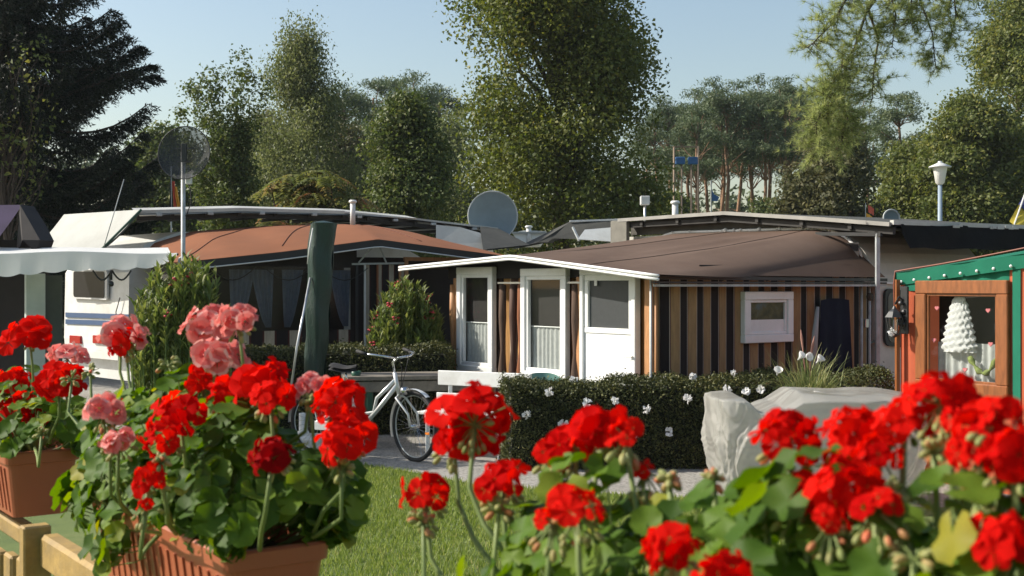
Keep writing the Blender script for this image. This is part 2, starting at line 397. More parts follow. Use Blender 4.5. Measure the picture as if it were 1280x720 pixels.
g_grass = leafmat('grass_blades', [(0,(0.11,0.16,0.03)),(0.6,(0.21,0.27,0.06)),(0.94,(0.32,0.35,0.10)),(1,(0.40,0.36,0.17))], 0.3)
m_geran = leafmat('geranium_leaf', [(0,(0.05,0.11,0.014)),(0.5,(0.095,0.185,0.022)),(0.93,(0.17,0.26,0.03)),(1,(0.32,0.30,0.04))], 0.42, 0.55, False, 0.482, 0.18, 70)
m_stem = leafmat('geranium_stem', [(0,(0.16,0.22,0.07)),(1,(0.26,0.32,0.11))], 0.2, 0.5, False)
m_red = leafmat('red_petal', [(0,(0.44,0.002,0.002)),(1,(0.68,0.012,0.006))], 0.38, 0.75, False, None, 0.03)
m_redd = leafmat('dark_red_petal', [(0,(0.20,0.003,0.005)),(1,(0.36,0.006,0.006))], 0.25, 0.75, False, None, 0.03)
m_bud = leafmat('green_bud', [(0,(0.22,0.27,0.08)),(0.7,(0.38,0.36,0.14)),(1,(0.62,0.17,0.08))], 0.25, 0.5, False)
def pinkmat():
    m, t, b = new_mat('pink_petal')
    a = t.nodes.new('ShaderNodeAttribute'); a.attribute_name = 'rnd'
    r = ramp(t, a.outputs['Fac'], [(0,(0.66,0.06,0.06)),(0.5,(0.74,0.17,0.15)),(0.85,(0.78,0.27,0.24)),(1,(0.82,0.52,0.46))])
    t.links.new(r.outputs[0], b.inputs['Base Color']); b.inputs['Roughness'].default_value = 0.6; b.inputs['Specular IOR Level'].default_value = 0.2
    tr = t.nodes.new('ShaderNodeBsdfTranslucent'); t.links.new(r.outputs[0], tr.inputs[0]); ms = t.nodes.new('ShaderNodeMixShader'); ms.inputs[0].default_value = 0.35
    t.links.new(b.outputs[0], ms.inputs[1]); t.links.new(tr.outputs[0], ms.inputs[2]); t.links.new(ms.outputs[0], t.nodes['Material Output'].inputs[0]); return m
m_pink = pinkmat()
m_oflower = mat('oleander_flower', (0.55,0.05,0.07), 0.6, 0.2, 10)
# ---------------------------------------------------------------- ground
def groundmat():
    m, t, b = new_mat('field_grass')
    v = mapc(t, 'Object'); n = noise(t, v, 0.8, 8, 0.7); n2 = noise(t, v, 30, 4)
    r = ramp(t, n.outputs[0], [(0.3,(0.06,0.085,0.022)),(0.6,(0.10,0.125,0.035)),(0.8,(0.15,0.15,0.06))])
    t.links.new(r.outputs[0], b.inputs['Base Color']); b.inputs['Roughness'].default_value = 0.95; bump(t, b, n2.outputs[0], 0.8, 0.03); return m
def lawnmat():
    m, t, b = new_mat('lawn_soil_and_turf')
    v = mapc(t, 'Object'); n = noise(t, v, 2.2, 8, 0.7); n2 = noise(t, v, 90, 4)
    r = ramp(t, n.outputs[0], [(0.3,(0.085,0.125,0.03)),(0.55,(0.125,0.17,0.042)),(0.8,(0.19,0.20,0.07))])
    t.links.new(r.outputs[0], b.inputs['Base Color']); b.inputs['Roughness'].default_value = 0.95; bump(t, b, n2.outputs[0], 0.8, 0.02); return m
def pathmat():
    m, t, b = new_mat('gravel_path')
    v = mapc(t, 'Object'); n = noise(t, v, 1.3, 8, 0.7); n2 = noise(t, v, 70, 3); vo = t.nodes.new('ShaderNodeTexVoronoi'); vo.inputs['Scale'].default_value = 55; t.links.new(v, vo.inputs[0])
    r = ramp(t, n.outputs[0], [(0.3,(0.25,0.235,0.21)),(0.55,(0.34,0.325,0.295)),(0.75,(0.42,0.405,0.37))])
    r2 = ramp(t, vo.outputs['Color'], [(0.0,(0.55,0.55,0.55)),(0.6,(1.0,1.0,1.0)),(1.0,(1.25,1.22,1.18))])
    mx = t.nodes.new('ShaderNodeMix'); mx.data_type = 'RGBA'; mx.blend_type = 'MULTIPLY'; mx.inputs['Factor'].default_value = 1
    t.links.new(r.outputs[0], mx.inputs[6]); t.links.new(r2.outputs[0], mx.inputs[7]); t.links.new(mx.outputs[2], b.inputs['Base Color'])
    b.inputs['Roughness'].default_value = 0.95; bump(t, b, n2.outputs[0], 0.8, 0.02); return m
tag(MB().quad((-900,-300,0),(900,-300,0),(900,1600,0),(-900,1600,0)).build('ground', groundmat()), kind='structure')
tag(MB().quad((-14,7,0.004),(14,7,0.004),(14,30,0.004),(-14,30,0.004)).build('path', pathmat()), kind='structure')
EDGE = [(-9,12.6),(-3.2,11.95),(-1.55,11.5),(-0.95,10.95),(-0.34,10.25),(0.55,9.85),(1.53,9.55),(3.0,9.2),(9,8.7)]
def edge_y(x):
    for (a, b), (c, d) in zip(EDGE, EDGE[1:]):
        if a <= x <= c: return b+(d-b)*(x-a)/(c-a)
    return EDGE[-1][1]
lawn = MB(); lawn.poly([(x, y, 0.012) for x, y in [(-9,-3)]+[(9,-3)]+EDGE[::-1]])
tag(lawn.build('lawn', lawnmat()), kind='structure')
rg = np.random.default_rng(3)
def blades(n, xs, ys, h, seed, keep=None):
    r = np.random.default_rng(seed)
    x = r.uniform(*xs, n); y = ys[0]+(ys[1]-ys[0])*r.random(n)**0.9
    k = np.array([keep(a, b) for a, b in zip(x, y)]) if keep else np.ones(n, bool)
    x, y = x[k], y[k]; n = len(x)
    a = r.uniform(0, 2*np.pi, n); hh = h*r.uniform(0.5, 1.25, n); w = r.uniform(0.003, 0.0055, n); ln = r.uniform(0.1, 0.75, n)*hh; b = r.uniform(0, 2*np.pi, n)
    v = np.zeros((n, 3, 3)); v[:,0] = np.stack([x-np.cos(a)*w, y-np.sin(a)*w, np.full(n, 0.008)], 1)
    v[:,1] = np.stack([x+np.cos(a)*w, y+np.sin(a)*w, np.full(n, 0.008)], 1)
    v[:,2] = np.stack([x+np.cos(b)*ln, y+np.sin(b)*ln, 0.008+hh], 1)
    return v.reshape(-1, 3), np.arange(3*n).reshape(-1, 3), r.random(n)
me = np_mesh('grass', *blades(150000, (-2.6,2.2), (5.6,12.3), 0.042, 5, lambda a, b: b < edge_y(a)+rg.normal(0, 0.05)-0.02)[:2], g_grass, None)
a_ = me.attributes.new('rnd', 'FLOAT', 'FACE'); a_.data.foreach_set('value', np.random.default_rng(4).random(len(me.polygons)).astype('f'))
tag(place('lawn_grass', me, (0,0,0)), 'short sunlit mown grass covering the lawn', 'grass', kind='stuff')

# ---------------------------------------------------------------- leaves, crowns, trees
def nrm(a): return a/np.maximum(np.linalg.norm(a, axis=-1, keepdims=True), 1e-9)
def leaf_quads(c, d, nr, L, Wd, fold=0.15):
    """diamond leaves: centre c, long axis d, normal nr, length L, width Wd"""
    d = nrm(d); s = nrm(np.cross(d, nr)); n2 = np.cross(s, d); L = L[:,None]; Wd = Wd[:,None]
    v = np.stack([c-d*L*0.5, c+s*Wd*0.5+n2*L*fold+d*L*0.05, c+d*L*0.5, c-s*Wd*0.5+n2*L*fold+d*L*0.05], 1)
    return v.reshape(-1, 3), np.arange(4*len(c)).reshape(-1, 4)
def lobe_leaves(lobes, n, size, seed, clump=0.22, per=9, shell=0.4, droop=0.0, asp=0.6, updown=0.3):
    r = np.random.default_rng(seed); lobes = np.asarray(lobes, float)
    wgt = (lobes[:,3]*lobes[:,4]+lobes[:,3]*lobes[:,5]); wgt = wgt/wgt.sum()
    m = n//per; li = r.choice(len(lobes), m, p=wgt); lb = lobes[li]
    d = nrm(r.normal(size=(m, 3))); rad = r.random(m)**shell
    rad *= 1+0.16*np.sin(d[:,0]*5+lb[:,0]*3)*np.cos(d[:,2]*6+lb[:,2]*2)
    cc = lb[:,:3]+d*lb[:,3:6]*rad[:,None]
    c = np.repeat(cc, per, 0)+np.clip(r.normal(size=(m*per, 3)), -1.7, 1.7)*clump*np.array([1,1,0.75+droop]); o = np.repeat(d, per, 0)
    nr = nrm(o*0.55+r.normal(size=c.shape)*0.65+np.array([0,0,updown]))
    dd = nrm(np.cross(nr, r.normal(size=c.shape))+np.array([0,0,-droop*1.5]))
    sz = size*r.uniform(0.6, 1.35, len(c)); cl = np.repeat(r.random(m), per)
    v, f = leaf_quads(c, dd, nr, sz, sz*asp)
    return v, f, np.clip(cl*0.6+r.random(len(c))*0.4, 0, 1)
def limb_mesh(mb, a, b, r0, r1, seed, seg=6, wob=0.08):
    rr = random.Random(seed); a, b = V(a), V(b); L = (b-a).length; n = 5
    pts = [a+(b-a)*(i/n)+V((rr.uniform(-1,1), rr.uniform(-1,1), rr.uniform(-0.3,0.8)*math.sin(i/n*3.14)))*wob*L*(0 if i in (0,) else math.sin(i/n*2.6)) for i in range(n+1)]
    mb.tube(pts, [r0+(r1-r0)*i/n for i in range(n+1)], seg); return pts
def make_tree(name, label, base, trunk_h, trunk_r, lobes, n, size, leaf, seed, barkm=bark, group=None, cat='tree', limbs=10, **kw):
    base = V(base); root = thing(name, label, cat, base, group)
    mb = MB(); rr = random.Random(seed)
    top = V((base.x+rr.uniform(-.2,.2), base.y, base.z+trunk_h))
    pts = limb_mesh(mb, base-V((0,0,0.1)), top, trunk_r, trunk_r*0.35, seed, 8, 0.02)
    lbs = sorted(lobes, key=lambda q: -q[3])[:limbs]
    for i, q in enumerate(lbs):
        h = min(max((q[2]-base.z)*0.62, trunk_h*0.3), trunk_h*0.95); p = base+V((0,0,h)); u = h/trunk_h
        p = pts[0].lerp(pts[-1], u)
        limb_mesh(mb, p, (q[0], q[1], q[2]), trunk_r*(0.55-0.35*u), trunk_r*0.08, seed*7+i, 5, 0.07)
        for k in range(2):
            e = V((q[0]+rr.uniform(-.7,.7)*q[3], q[1]+rr.uniform(-.7,.7)*q[4], q[2]+rr.uniform(-.2,.7)*q[5]))
            limb_mesh(mb, p.lerp(V(q[:3]), 0.7), e, trunk_r*0.12, trunk_r*0.03, seed*9+i*3+k, 4, 0.06)
    mb.build('trunk', barkm, root, True)
    v, f, rn = lobe_leaves(lobes, n, size, seed, **kw)
    v = np.asarray(v)-np.array(base); place('crown', np_mesh('crown', v, f, leaf, rn), base, root)
    return root
def env_lobes(cx, cy, z0, z1, prof, n, lob, seed, flat=0.85):
    """lobes spread through an envelope; prof(u) = radius at relative height u"""
    rr = random.Random(seed); out = []
    for i in range(n):
        u = (i+rr.random())/n; R = prof(u); a = rr.uniform(0, 6.283); k = math.sqrt(rr.random())
        s = lob*rr.uniform(0.7, 1.3)*min(1, 0.35+R/ (lob*1.6)); d = max(R-s*0.8, 0)*k**0.6
        out.append((cx+math.cos(a)*d, cy+math.sin(a)*d, z0+(z1-z0)*u, s, s, s*flat))
    return out
def interp(*pts):
    def fn(u):
        for (a, b), (c, d) in zip(pts, pts[1:]):
            if u <= c: return b+(d-b)*(u-a)/(c-a)
        return pts[-1][1]
    return fn

# big oak behind the caravans
Zo = 35.0; bx_ = P(705, 358, Zo).x
oak_l = env_lobes(bx_, Zo, 3.2, 12.6, interp((0,2.9),(0.15,3.0),(0.45,3.2),(0.62,3.45),(0.8,2.9),(1,1.2)), 62, 1.08, 11)
make_tree('oak_tree', 'tall broad oak with a few yellowing leaves, towering behind the brown awning roof', (bx_, Zo, 0), 9.5, 0.34, oak_l, 110000, 0.125, g_oak, 12, limbs=16, clump=0.30, per=34, shell=0.28)
# birch
Zb = 40.0; x = P(377, 358, Zb).x
bl = env_lobes(x, Zb, 2.6, 9.9, interp((0,2.0),(0.3,2.2),(0.55,1.9),(0.8,1.25),(1,0.4)), 56, 0.62, 21, 1.25)
make_tree('birch_tree', 'pale drooping birch with a narrow feathery crown behind the russet awning', (x, Zb, 0), 9.2, 0.16, bl, 60000, 0.10, g_birch, 22, birch_bark, limbs=12, clump=0.26, per=20, droop=0.55, shell=0.5, asp=0.5)
# sparse upright tree beside the birch
Zs = 33.0; x = P(288, 358, Zs).x
sl = env_lobes(x, Zs, 2.2, 6.0, interp((0,1.2),(0.5,1.15),(1,0.7)), 26, 0.48, 31, 1.1)
rr_ = random.Random(5)
for i in range(15):
    a = rr_.uniform(-1.25, 1.0); h = rr_.uniform(5.5, 8.3)-abs(a)*0.9
    for k in range(5): sl.append((x+a*(0.6+0.4*k/4)+rr_.uniform(-.05,.05), Zs+rr_.uniform(-.6,.6), h-1.7*(1-k/4), 0.15, 0.15, 0.28))
make_tree('poplar_tree', 'loose upright tree with bare-tipped leafy shoots behind the mesh dish', (x, Zs, 0), 5.2, 0.12, sl, 26000, 0.10, g_round, 33, limbs=22, clump=0.12, shell=0.5)
# rounded dark tree left of the oak
Zr = 31.0; x = P(508, 358, Zr).x
rl = env_lobes(x, Zr, 2.2, 6.4, interp((0,1.5),(0.4,1.6),(0.75,1.0),(1,0.3)), 36, 0.55, 41)
make_tree('hornbeam_tree', 'dense dark rounded tree with its sunlit flank facing the birch', (x, Zr, 0), 5.2, 0.14, rl, 42000, 0.10, g_round, 42, limbs=8, clump=0.18, per=22, shell=0.33)
# dark green conical tree further left, behind the mesh dish
for px, py, Z, hw, lab, sd_ in ((205,168,46,2.0,'slim green tree in the gap beside the dark spruce',51), (330,150,50,2.4,'shaded tree close behind the pale birch trunk',52), (430,165,52,2.6,'dull green tree between the birch and the hornbeam',53), (560,150,58,3.0,'grey-green tree partly hidden by the left side of the oak',54)):
    x = P(px, 358, Z).x; zt = zat(py, Z)
    l = env_lobes(x, Z, 2.0, zt, interp((0,hw),(0.5,hw*0.95),(0.85,hw*0.55),(1,0.2)), 30, hw*0.42, sd_)
    make_tree('leafy_tree', lab, (x, Z, 0), zt*0.8, 0.16, l, 26000, 0.16, [g_round, g_dark, g_dark, g_birch][sd_-51], sd_, limbs=8, clump=0.26, per=18, group='trees behind the caravans')
# stag-horn sumac: arching compound fronds
Zm = 25.0; x = P(385, 358, Zm).x
sm = thing('sumac_tree', 'yellowing sumac with arching reddish fronds above the russet awning', 'tree', (x, Zm, 0))
mb = MB(); r = np.random.default_rng(61); cs, ds, ns = [], [], []; rn = []
for i in range(46):
    a = r.uniform(0, 6.283); rad = r.uniform(0.05, 1.05); hz = 2.9+1.15*(1-(rad/1.15)**2)+r.uniform(-0.8, 0.2)
    tip = V((x+math.cos(a)*rad*1.1, Zm+math.sin(a)*rad, hz))
    limb_mesh(mb, (x, Zm, 1.2+r.uniform(0, .6)), tip, 0.03, 0.012, 600+i, 4, 0.06)
    for j in range(11):
        b = r.uniform(0, 6.283); Lf = r.uniform(0.4, 0.62); q = r.random()
        for k in range(11):
            u = k/10; pt = np.array(tip)+np.array([math.cos(b)*Lf*u, math.sin(b)*Lf*u, 0.16*u-0.5*Lf*u*u*1.3])
            for sgn in (-1, 1):
                sd_ = np.array([-math.sin(b)*sgn, math.cos(b)*sgn, -0.55])
                cs.append(pt+sd_*0.05); ds.append(sd_+np.array([math.cos(b), math.sin(b), 0])*0.4); ns.append([0.3*r.normal(), 0.3*r.normal(), 1]); rn.append(q*0.8+0.2*r.random())
mb.tube([(x,Zm,-0.1),(x+.1,Zm,0.8),(x,Zm,1.9)], [0.09,0.07,0.05], 7); mb.build('trunk', bark, sm, True)
cs = np.array(cs); v, f = leaf_quads(cs, np.array(ds), np.array(ns), np.full(len(cs), 0.14), np.full(len(cs), 0.045))
place('crown', np_mesh('crown', v-np.array([x,Zm,0]), f, g_sumac, rn), (x,Zm,0), sm)
# dark tree right of centre and maples on the right
for px, py, Z, hw, lab, sd_, lm, nm in (
    (1038,145,40,2.0,'dark rounded linden tree standing before the tall pines',71,g_dark,'linden_tree'),
    (1145,180,46,2.5,'leafy maple directly behind the street lamp',72,g_maple,'maple_tree'),
    (1215,110,44,2.9,'tall maple with sunny yellow-green leaves right of the street lamp',73,g_maple,'maple_tree'),
    (1290,-30,47,3.6,'tallest dense maple, behind the blue and yellow flag',74,g_maple,'maple_tree'),
    (842,238,52,1.7,'low bushy tree under the blue play tower',75,g_maple,'bushy_tree'),
    (955,248,56,1.7,'low bush among the pine trunks',76,g_round,'bushy_tree')):
    x = P(px, 358, Z).x; zt = zat(py, Z); z0 = 1.6
    l = env_lobes(x, Z, z0, zt-hw*0.25, interp((0,hw*0.9),(0.35,hw),(0.7,hw*0.85),(1,hw*0.3)), 44, hw*0.32, sd_)
    make_tree(nm, lab, (x, Z, 0), max(zt*0.75, 1.5), 0.16, l, (62000 if sd_ in (72,73,74) else 44000) if sd_ != 76 else 12000, 0.145, lm, sd_, limbs=9, clump=0.23, per=24, shell=0.33)

# ---- pines with bare reddish trunks
def pine_mesh(seed, H=13.0):
    rr = random.Random(seed); mb = MB(); pts = [V((0,0,-0.1))]; x = y = 0
    for i in range(1, 9):
        x += rr.uniform(-.16,.16); y += rr.uniform(-.16,.16); pts.append(V((x, y, H*0.95*i/8)))
    mb.tube(pts, [0.16-0.012*i for i in range(9)], 7)
    lobes = []
    for i in range(24):
        h = H*(0.66+0.34*rr.random()**0.9); a = rr.uniform(0, 6.28); k = (h/H-0.5)/0.5; reach = rr.uniform(0.4, 2.0)*(1.15-0.75*max(k, 0)**2)
        i0 = min(7, int(h/H*8)); p = pts[i0].lerp(pts[i0+1], 0.3); e = V((p.x+math.cos(a)*reach, p.y+math.sin(a)*reach, h+rr.uniform(-0.1, 0.45)))
        limb_mesh(mb, p, e, 0.045, 0.015, seed*50+i, 4, 0.1)
        lobes.append((e.x, e.y, e.z+0.1, rr.uniform(0.5,0.95), rr.uniform(0.5,0.95), rr.uniform(0.22,0.4)))
    for i in range(5):
        h = H*rr.uniform(0.35, 0.6); a = rr.uniform(0, 6.28); i0 = int(h/H*8); p = pts[i0]
        limb_mesh(mb, p, p+V((math.cos(a)*0.8, math.sin(a)*0.8, rr.uniform(-.2,.3))), 0.025, 0.008, seed*51+i, 4, 0.1)
    v, f, rn = lobe_leaves(lobes, 6500, 0.24, seed, clump=0.17, per=7, shell=0.5, asp=0.22, updown=0.1)
    return mb.mesh('trunk', pine_bark, None, True), np_mesh('crown', v, f, g_pine, rn)
PM = [pine_mesh(s) for s in (101,102,103,104)]
rr_ = random.Random(77)
pines = [(818,150,66,0),(836,128,70,1),(858,122,74,2),(868,140,64,3),(884,132,72,0),(899,120,68,1),(914,108,66,2),(927,124,76,3),(941,130,70,0),(952,126,66,1),(966,104,72,2),(979,112,66,3),(992,116,70,1),(1010,118,75,0),
         (433,112,62,1),(462,108,66,3),(486,104,70,0),(526,106,64,2),(552,112,70,1),(1062,128,78,2),(1130,122,62,0),(806,170,72,3),(846,150,80,0),(1086,140,74,3),(900,150,86,2),(945,150,88,1),(875,160,84,1),(985,150,84,0)]
for i, (px, py, Z, k) in enumerate(pines):
    x = P(px, 358, Z).x; s = zat(py, Z)/13.0
    lab = ('lone pine with a flat-topped crown rising behind the street lamp' if px == 1130 else
           'tall pine with a dark crown behind the birch and hornbeam' if px < 600 else 'tall bare-trunked pine in the row behind the grey roof')
    root = thing('pine_tree', lab, 'tree', (x, Z, 0), 'tall pines behind the birch' if px < 600 else 'tall bare-trunked pines')
    if px == 1130: del root['group']
    t_ = place('trunk', PM[k][0], (x, Z, 0), root); c_ = place('crown', PM[k][1], (x, Z, 0), root)
    root.scale = (s, s, s); root.rotation_euler = (0, 0, rr_.uniform(0, 6.28))

# far wood closing the horizon
lob = []
for i in range(150):
    px = -140+i*10.6; Z = rr_.uniform(105, 125); x = P(px, 358, Z).x
    top = zat((262 if 560 < px < 1010 else 212)+rr_.uniform(-14, 16), Z)
    for k in range(3): lob.append((x+rr_.uniform(-1.2,1.2), Z+rr_.uniform(-2,2), top*(0.2+0.38*k), 1.7, 1.7, top*0.24))
v, f, rn = lobe_leaves(lob, 60000, 0.55, 9, clump=0.5, shell=0.4)
tag(place('far_wood', np_mesh('far_wood', v, f, g_wood, rn), (0,0,0)), 'hazy low mass of distant woodland along the horizon', 'woodland', kind='stuff')

# ---- dark spruce on the left
Zsp = 23.0; xs = P(8, 358, Zsp).x
sp = thing('spruce_tree', 'huge black-green spruce with upswept branch tips at the side of the pale caravan flap', 'tree', (xs, Zsp, 0))
mb = MB(); mb.tube([(xs, Zsp, -0.1),(xs, Zsp, 7),(xs, Zsp, 14)], [0.3,0.2,0.03], 8)
r = np.random.default_rng(88); cs, ds, ns, sz = [], [], [], []
nb = 230
for i in range(nb):
    u = i/nb; h = 1.2+12.6*u; L = (3.15*(1-u)**0.8+0.2)*r.uniform(0.78, 1.08); a = r.uniform(0, 6.283)
    if i in (26, 27, 28): a = r.uniform(-0.3, 0.15); h = 5.05+0.14*(i-26); L = 2.75
    if i in (70, 71): a = -0.25; L = 2.3
    d = np.array([math.cos(a), math.sin(a), 0]); pts = []
    for k in range(9):
        w = k/8; pts.append(np.array([xs, Zsp, h])+d*L*w+np.array([0, 0, L*((-0.05+0.28*w) if i in (26,27,28,70,71) else (-0.30*math.sin(w*2.0)+0.34*w*w+0.05))]))
    mb.tube([tuple(p) for p in pts], [0.035*(1-k/9)+0.006 for k in range(9)], 4)
    side = np.array([-d[1], d[0], 0]); PA = np.array(pts); n = int(95*L); w = r.random(n)**0.75; jj = np.minimum(7, (w*8).astype(int)); p = PA[jj]+(PA[jj+1]-PA[jj])*(w*8-jj)[:,None]
    sg = r.choice((-1.0, 1.0), n); tl = (0.22+0.40*(1-w))*r.uniform(0.6, 1.2, n)
    td = nrm(side*(sg*(0.8-0.5*w))[:,None]+d*(0.45+0.7*w)[:,None]+np.array([0,0,1.0])*(-0.75+0.45*w)[:,None]); m = 11
    q = np.repeat(p, m, 0)+np.repeat(td*tl[:,None], m, 0)*np.tile(np.arange(m)/(m-1), n)[:,None]; q[:,2] -= 0.2*np.repeat(tl, m)*np.tile((np.arange(m)/(m-1))**2, n)
    nd = nrm(np.repeat(td, m, 0)*0.8+r.normal(size=q.shape)*0.6); cs.append(q+nd*0.03); ds.append(nd)
nf = 26000; hh = r.random(nf)**1.3; rad = (1.75*(1-hh)**.9+.1)*np.sqrt(r.random(nf)); an = r.uniform(0, 6.283, nf)
fill = np.stack([xs+np.cos(an)*rad, Zsp+np.sin(an)*rad, 1.2+12*hh-0.15*rad], 1); fd_ = nrm(r.normal(size=fill.shape)+[0,0,-.6])
cs = np.concatenate(cs+[fill]); ds = np.concatenate(ds+[fd_]); sz = np.concatenate([r.uniform(0.06, 0.115, len(cs)-nf), r.uniform(0.10, 0.2, nf)])
v, f = leaf_quads(cs, ds, r.normal(size=cs.shape), sz, sz*0.24)
mb.build('trunk', bark, sp, True)
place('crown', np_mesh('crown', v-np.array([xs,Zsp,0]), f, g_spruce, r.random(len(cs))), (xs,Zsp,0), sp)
# young leafy shoots climbing in front of the spruce
Zy = 21.0; x = P(12, 358, Zy).x
yl = [(x+rr_.uniform(-.35,.75), Zy+rr_.uniform(-.3,.3), rr_.uniform(3.2,6.2), 0.16, 0.16, 0.24) for _ in range(22)]
make_tree('young_maple', 'thin young maple with scattered lit leaves in front of the black spruce', (x, Zy, 0), 5.4, 0.05, yl, 500, 0.09, g_maple, 91, limbs=22, clump=0.16, shell=0.6)

# ---- pine bough hanging in from the upper right (its trunk stands to the right, out of the picture)
def tufts(centres, dirs, nper, L, w, seed):
    r = np.random.default_rng(seed); n = len(centres); c = np.repeat(np.asarray(centres), nper, 0); d = np.repeat(nrm(np.asarray(dirs)), nper, 0)
    dd = nrm(d*0.75+r.normal(size=c.shape)*0.55); LL = L*r.uniform(0.7, 1.2, len(c))
    s = nrm(np.cross(dd, r.normal(size=c.shape)))*w; e = c+dd*LL[:,None]
    v = np.stack([c-s, c+s, e], 1).reshape(-1, 3); q = np.repeat(r.random(n), nper)
    return v, np.arange(len(v)).reshape(-1, 3), np.clip(q*0.7+r.random(len(c))*0.3, 0, 1)
Zn = 14.0; tx = P(1480, 358, Zn).x
bp = thing('pine_tree', 'pine with pale needled boughs drooping against the sky above the caravans', 'tree', (tx, Zn, 0))
mb = MB(); mb.tube([(tx,Zn,-0.1),(tx-.1,Zn,3),(tx,Zn,6),(tx-.2,Zn,8.5)], [0.22,0.19,0.15,0.08], 9)
lim = [P(1470,-170,14), P(1350,-150,13.9), P(1220,-110,13.8), P(1130,-60,13.8), P(1085,10,13.8)]
mb.tube(lim, [0.085,0.07,0.055,0.045,0.03], 6)
rr_ = random.Random(13); tc, td = [], []
subs = [([lim[4], P(1068,60,13.8), P(1045,95,13.7), P(1030,150,13.7)], 1.0), ([lim[4], P(1098,50,13.9), P(1092,90,13.9), P(1090,125,13.8)], 0.45), ([lim[3], P(1060,-5,13.6), P(1040,30,13.6), P(1010,60,13.6)], 0.8),
        ([lim[3], P(1150,0,13.9), P(1165,40,13.9), P(1170,85,13.9)], 0.6), ([lim[2], P(1190,-30,14), P(1195,20,14), P(1185,60,14)], 0.8), ([lim[3], P(1110,-20,13.7), P(1120,20,13.7), P(1115,60,13.7)], 0.5),
        ([P(1045,95,13.7), P(1035,120,13.6), P(1020,155,13.6), P(1022,190,13.6)], 1.0), ([lim[2], P(1160,-60,13.8), P(1140,-10,13.8), P(1138,30,13.8)], 0.6), ([P(1060,75,13.8), P(1050,110,13.9), P(1060,150,13.9), P(1050,180,13.9)], 1.0)]
for pts, dens in subs:
    mb.tube(pts, [0.018,0.013,0.009,0.005], 5)
    for i in range(int(120*dens)):
        u = rr_.random()**0.8*3; j = min(2, int(u)); p = pts[j].lerp(pts[j+1], u-j)
        e = p+V((rr_.gauss(-0.02, 0.16), rr_.gauss(0, 0.16), rr_.gauss(-0.05, 0.12))); mb.tube([p, (p+e)/2+V((0,0,-.02)), e], [0.004,0.003,0.002], 3, False)
        for k in range(3): tc.append(p.lerp(e, 0.45+0.27*k)); td.append((e-p)+V((0,0,0.02)))
mb.build('trunk', bark, bp, True)
v, f, rn = tufts([tuple(p) for p in tc], [tuple(p) for p in td], 26, 0.095, 0.0022, 14)
place('crown', np_mesh('crown', v-np.array([tx,Zn,0]), f, g_bough, rn), (tx,Zn,0), bp)
# darker pine tops at the right edge
for px, py, Z, k, lab in ((1266,-20,54,2,'dark pine whose top leans over the tall maple'),):
    x = P(px, 358, Z).x; s = zat(py, Z)/13.0
    root = thing('pine_tree', lab, 'tree', (x, Z, 0)); place('trunk', PM[k][0], (x,Z,0), root); place('crown', PM[k][1], (x,Z,0), root); root.scale = (s,)*3
# ---------------------------------------------------------------- brown awning with the tan stripes
C2 = (1.41, 11.72); A2 = (-0.587, 0.81); B2 = (0.81, 0.587)
A3, B3, UP = V((A2[0], A2[1], 0)), V((B2[0], B2[1], 0)), V((0,0,1))
LA, LB = 3.72, 3.25
def RW(t, b, z): return V((C2[0]+A2[0]*t+B2[0]*b, C2[1]+A2[1]*t+B2[1]*b, z))   # along the front, towards the caravan, up
def tA(px, b=0.0): return tpx((C2[0]+B2[0]*b, C2[1]+B2[1]*b), A2, px)
def tB(px, t=0.0): return tpx((C2[0]+A2[0]*t, C2[1]+A2[1]*t), B2, px)
def zA(px, py, b=0.0): return onw((C2[0]+B2[0]*b, C2[1]+B2[1]*b), A2, px, py).z
def zB(px, py, t=0.0): return onw((C2[0]+A2[0]*t, C2[1]+A2[1]*t), B2, px, py).z
aw = thing('awning_tent', 'caravan awning with dark brown roof, white door and tan striped side', 'awning', RW(LA/2, LB/2, 0))
OV = 0.34
tl, tm, tr = tA(500,-OV), tA(640,-OV), tA(824,-OV)
zl, zm, zr = zA(500,333,-OV), zA(640,318.5,-OV), zA(824,343,-OV)
def front_z(t):
    if t > tm: return zm+(zl-zm)*(t-tm)/(tl-tm)
    return zr+(zm-zr)*(t-tr)/(tm-tr)
bt0, bt1 = tA(1083, LB), tA(800, LB)-0.05
def back_z(t):
    u = (t-bt0)/(bt1-bt0); z = 2.365+0.06*u
    for e, s in ((u*(bt1-bt0), 1), ((1-u)*(bt1-bt0), 1)):
        if e < 0.75: z -= 0.52*(1-math.sqrt(max(0, 1-(1-e/0.75)**2)))
    return z
def roof_pt(u, v):
    tf = tr+(tl-tr)*u; tb = bt0+(bt1-bt0)*u
    f = RW(tf, -OV, front_z(tf)); b = RW(tb, LB, back_z(tb)); p = f.lerp(b, v)
    w = math.sin(v*math.pi)
    p.z += w*(-0.03-0.010*math.sin(u*25+v*3))
    for c in (0.16, 0.30): p.z += 0.03*math.exp(-((u-c)/0.018)**2)*math.sin(max(0, min(1, (v-0.25)/0.6))*math.pi)
    return p
mb = MB(); mb.grid(60, 26, roof_pt); mb.grid(60, 26, lambda u, v: roof_pt(1-u, v)-V((0,0,0.012)))
mb.build('roof', brown_roof, aw, True)
for uu in (0.22,0.55):
    mb = MB(); mb.tube([roof_pt(uu+.004*math.sin(k), k/20)+V((0,0,.003)) for k in range(21)], .004, 4); mb.build('seam', mat('brown_seam', (0.085,0.056,0.042), .9, .2, 8) if uu == .22 else MATS['brown_seam'], aw, True)
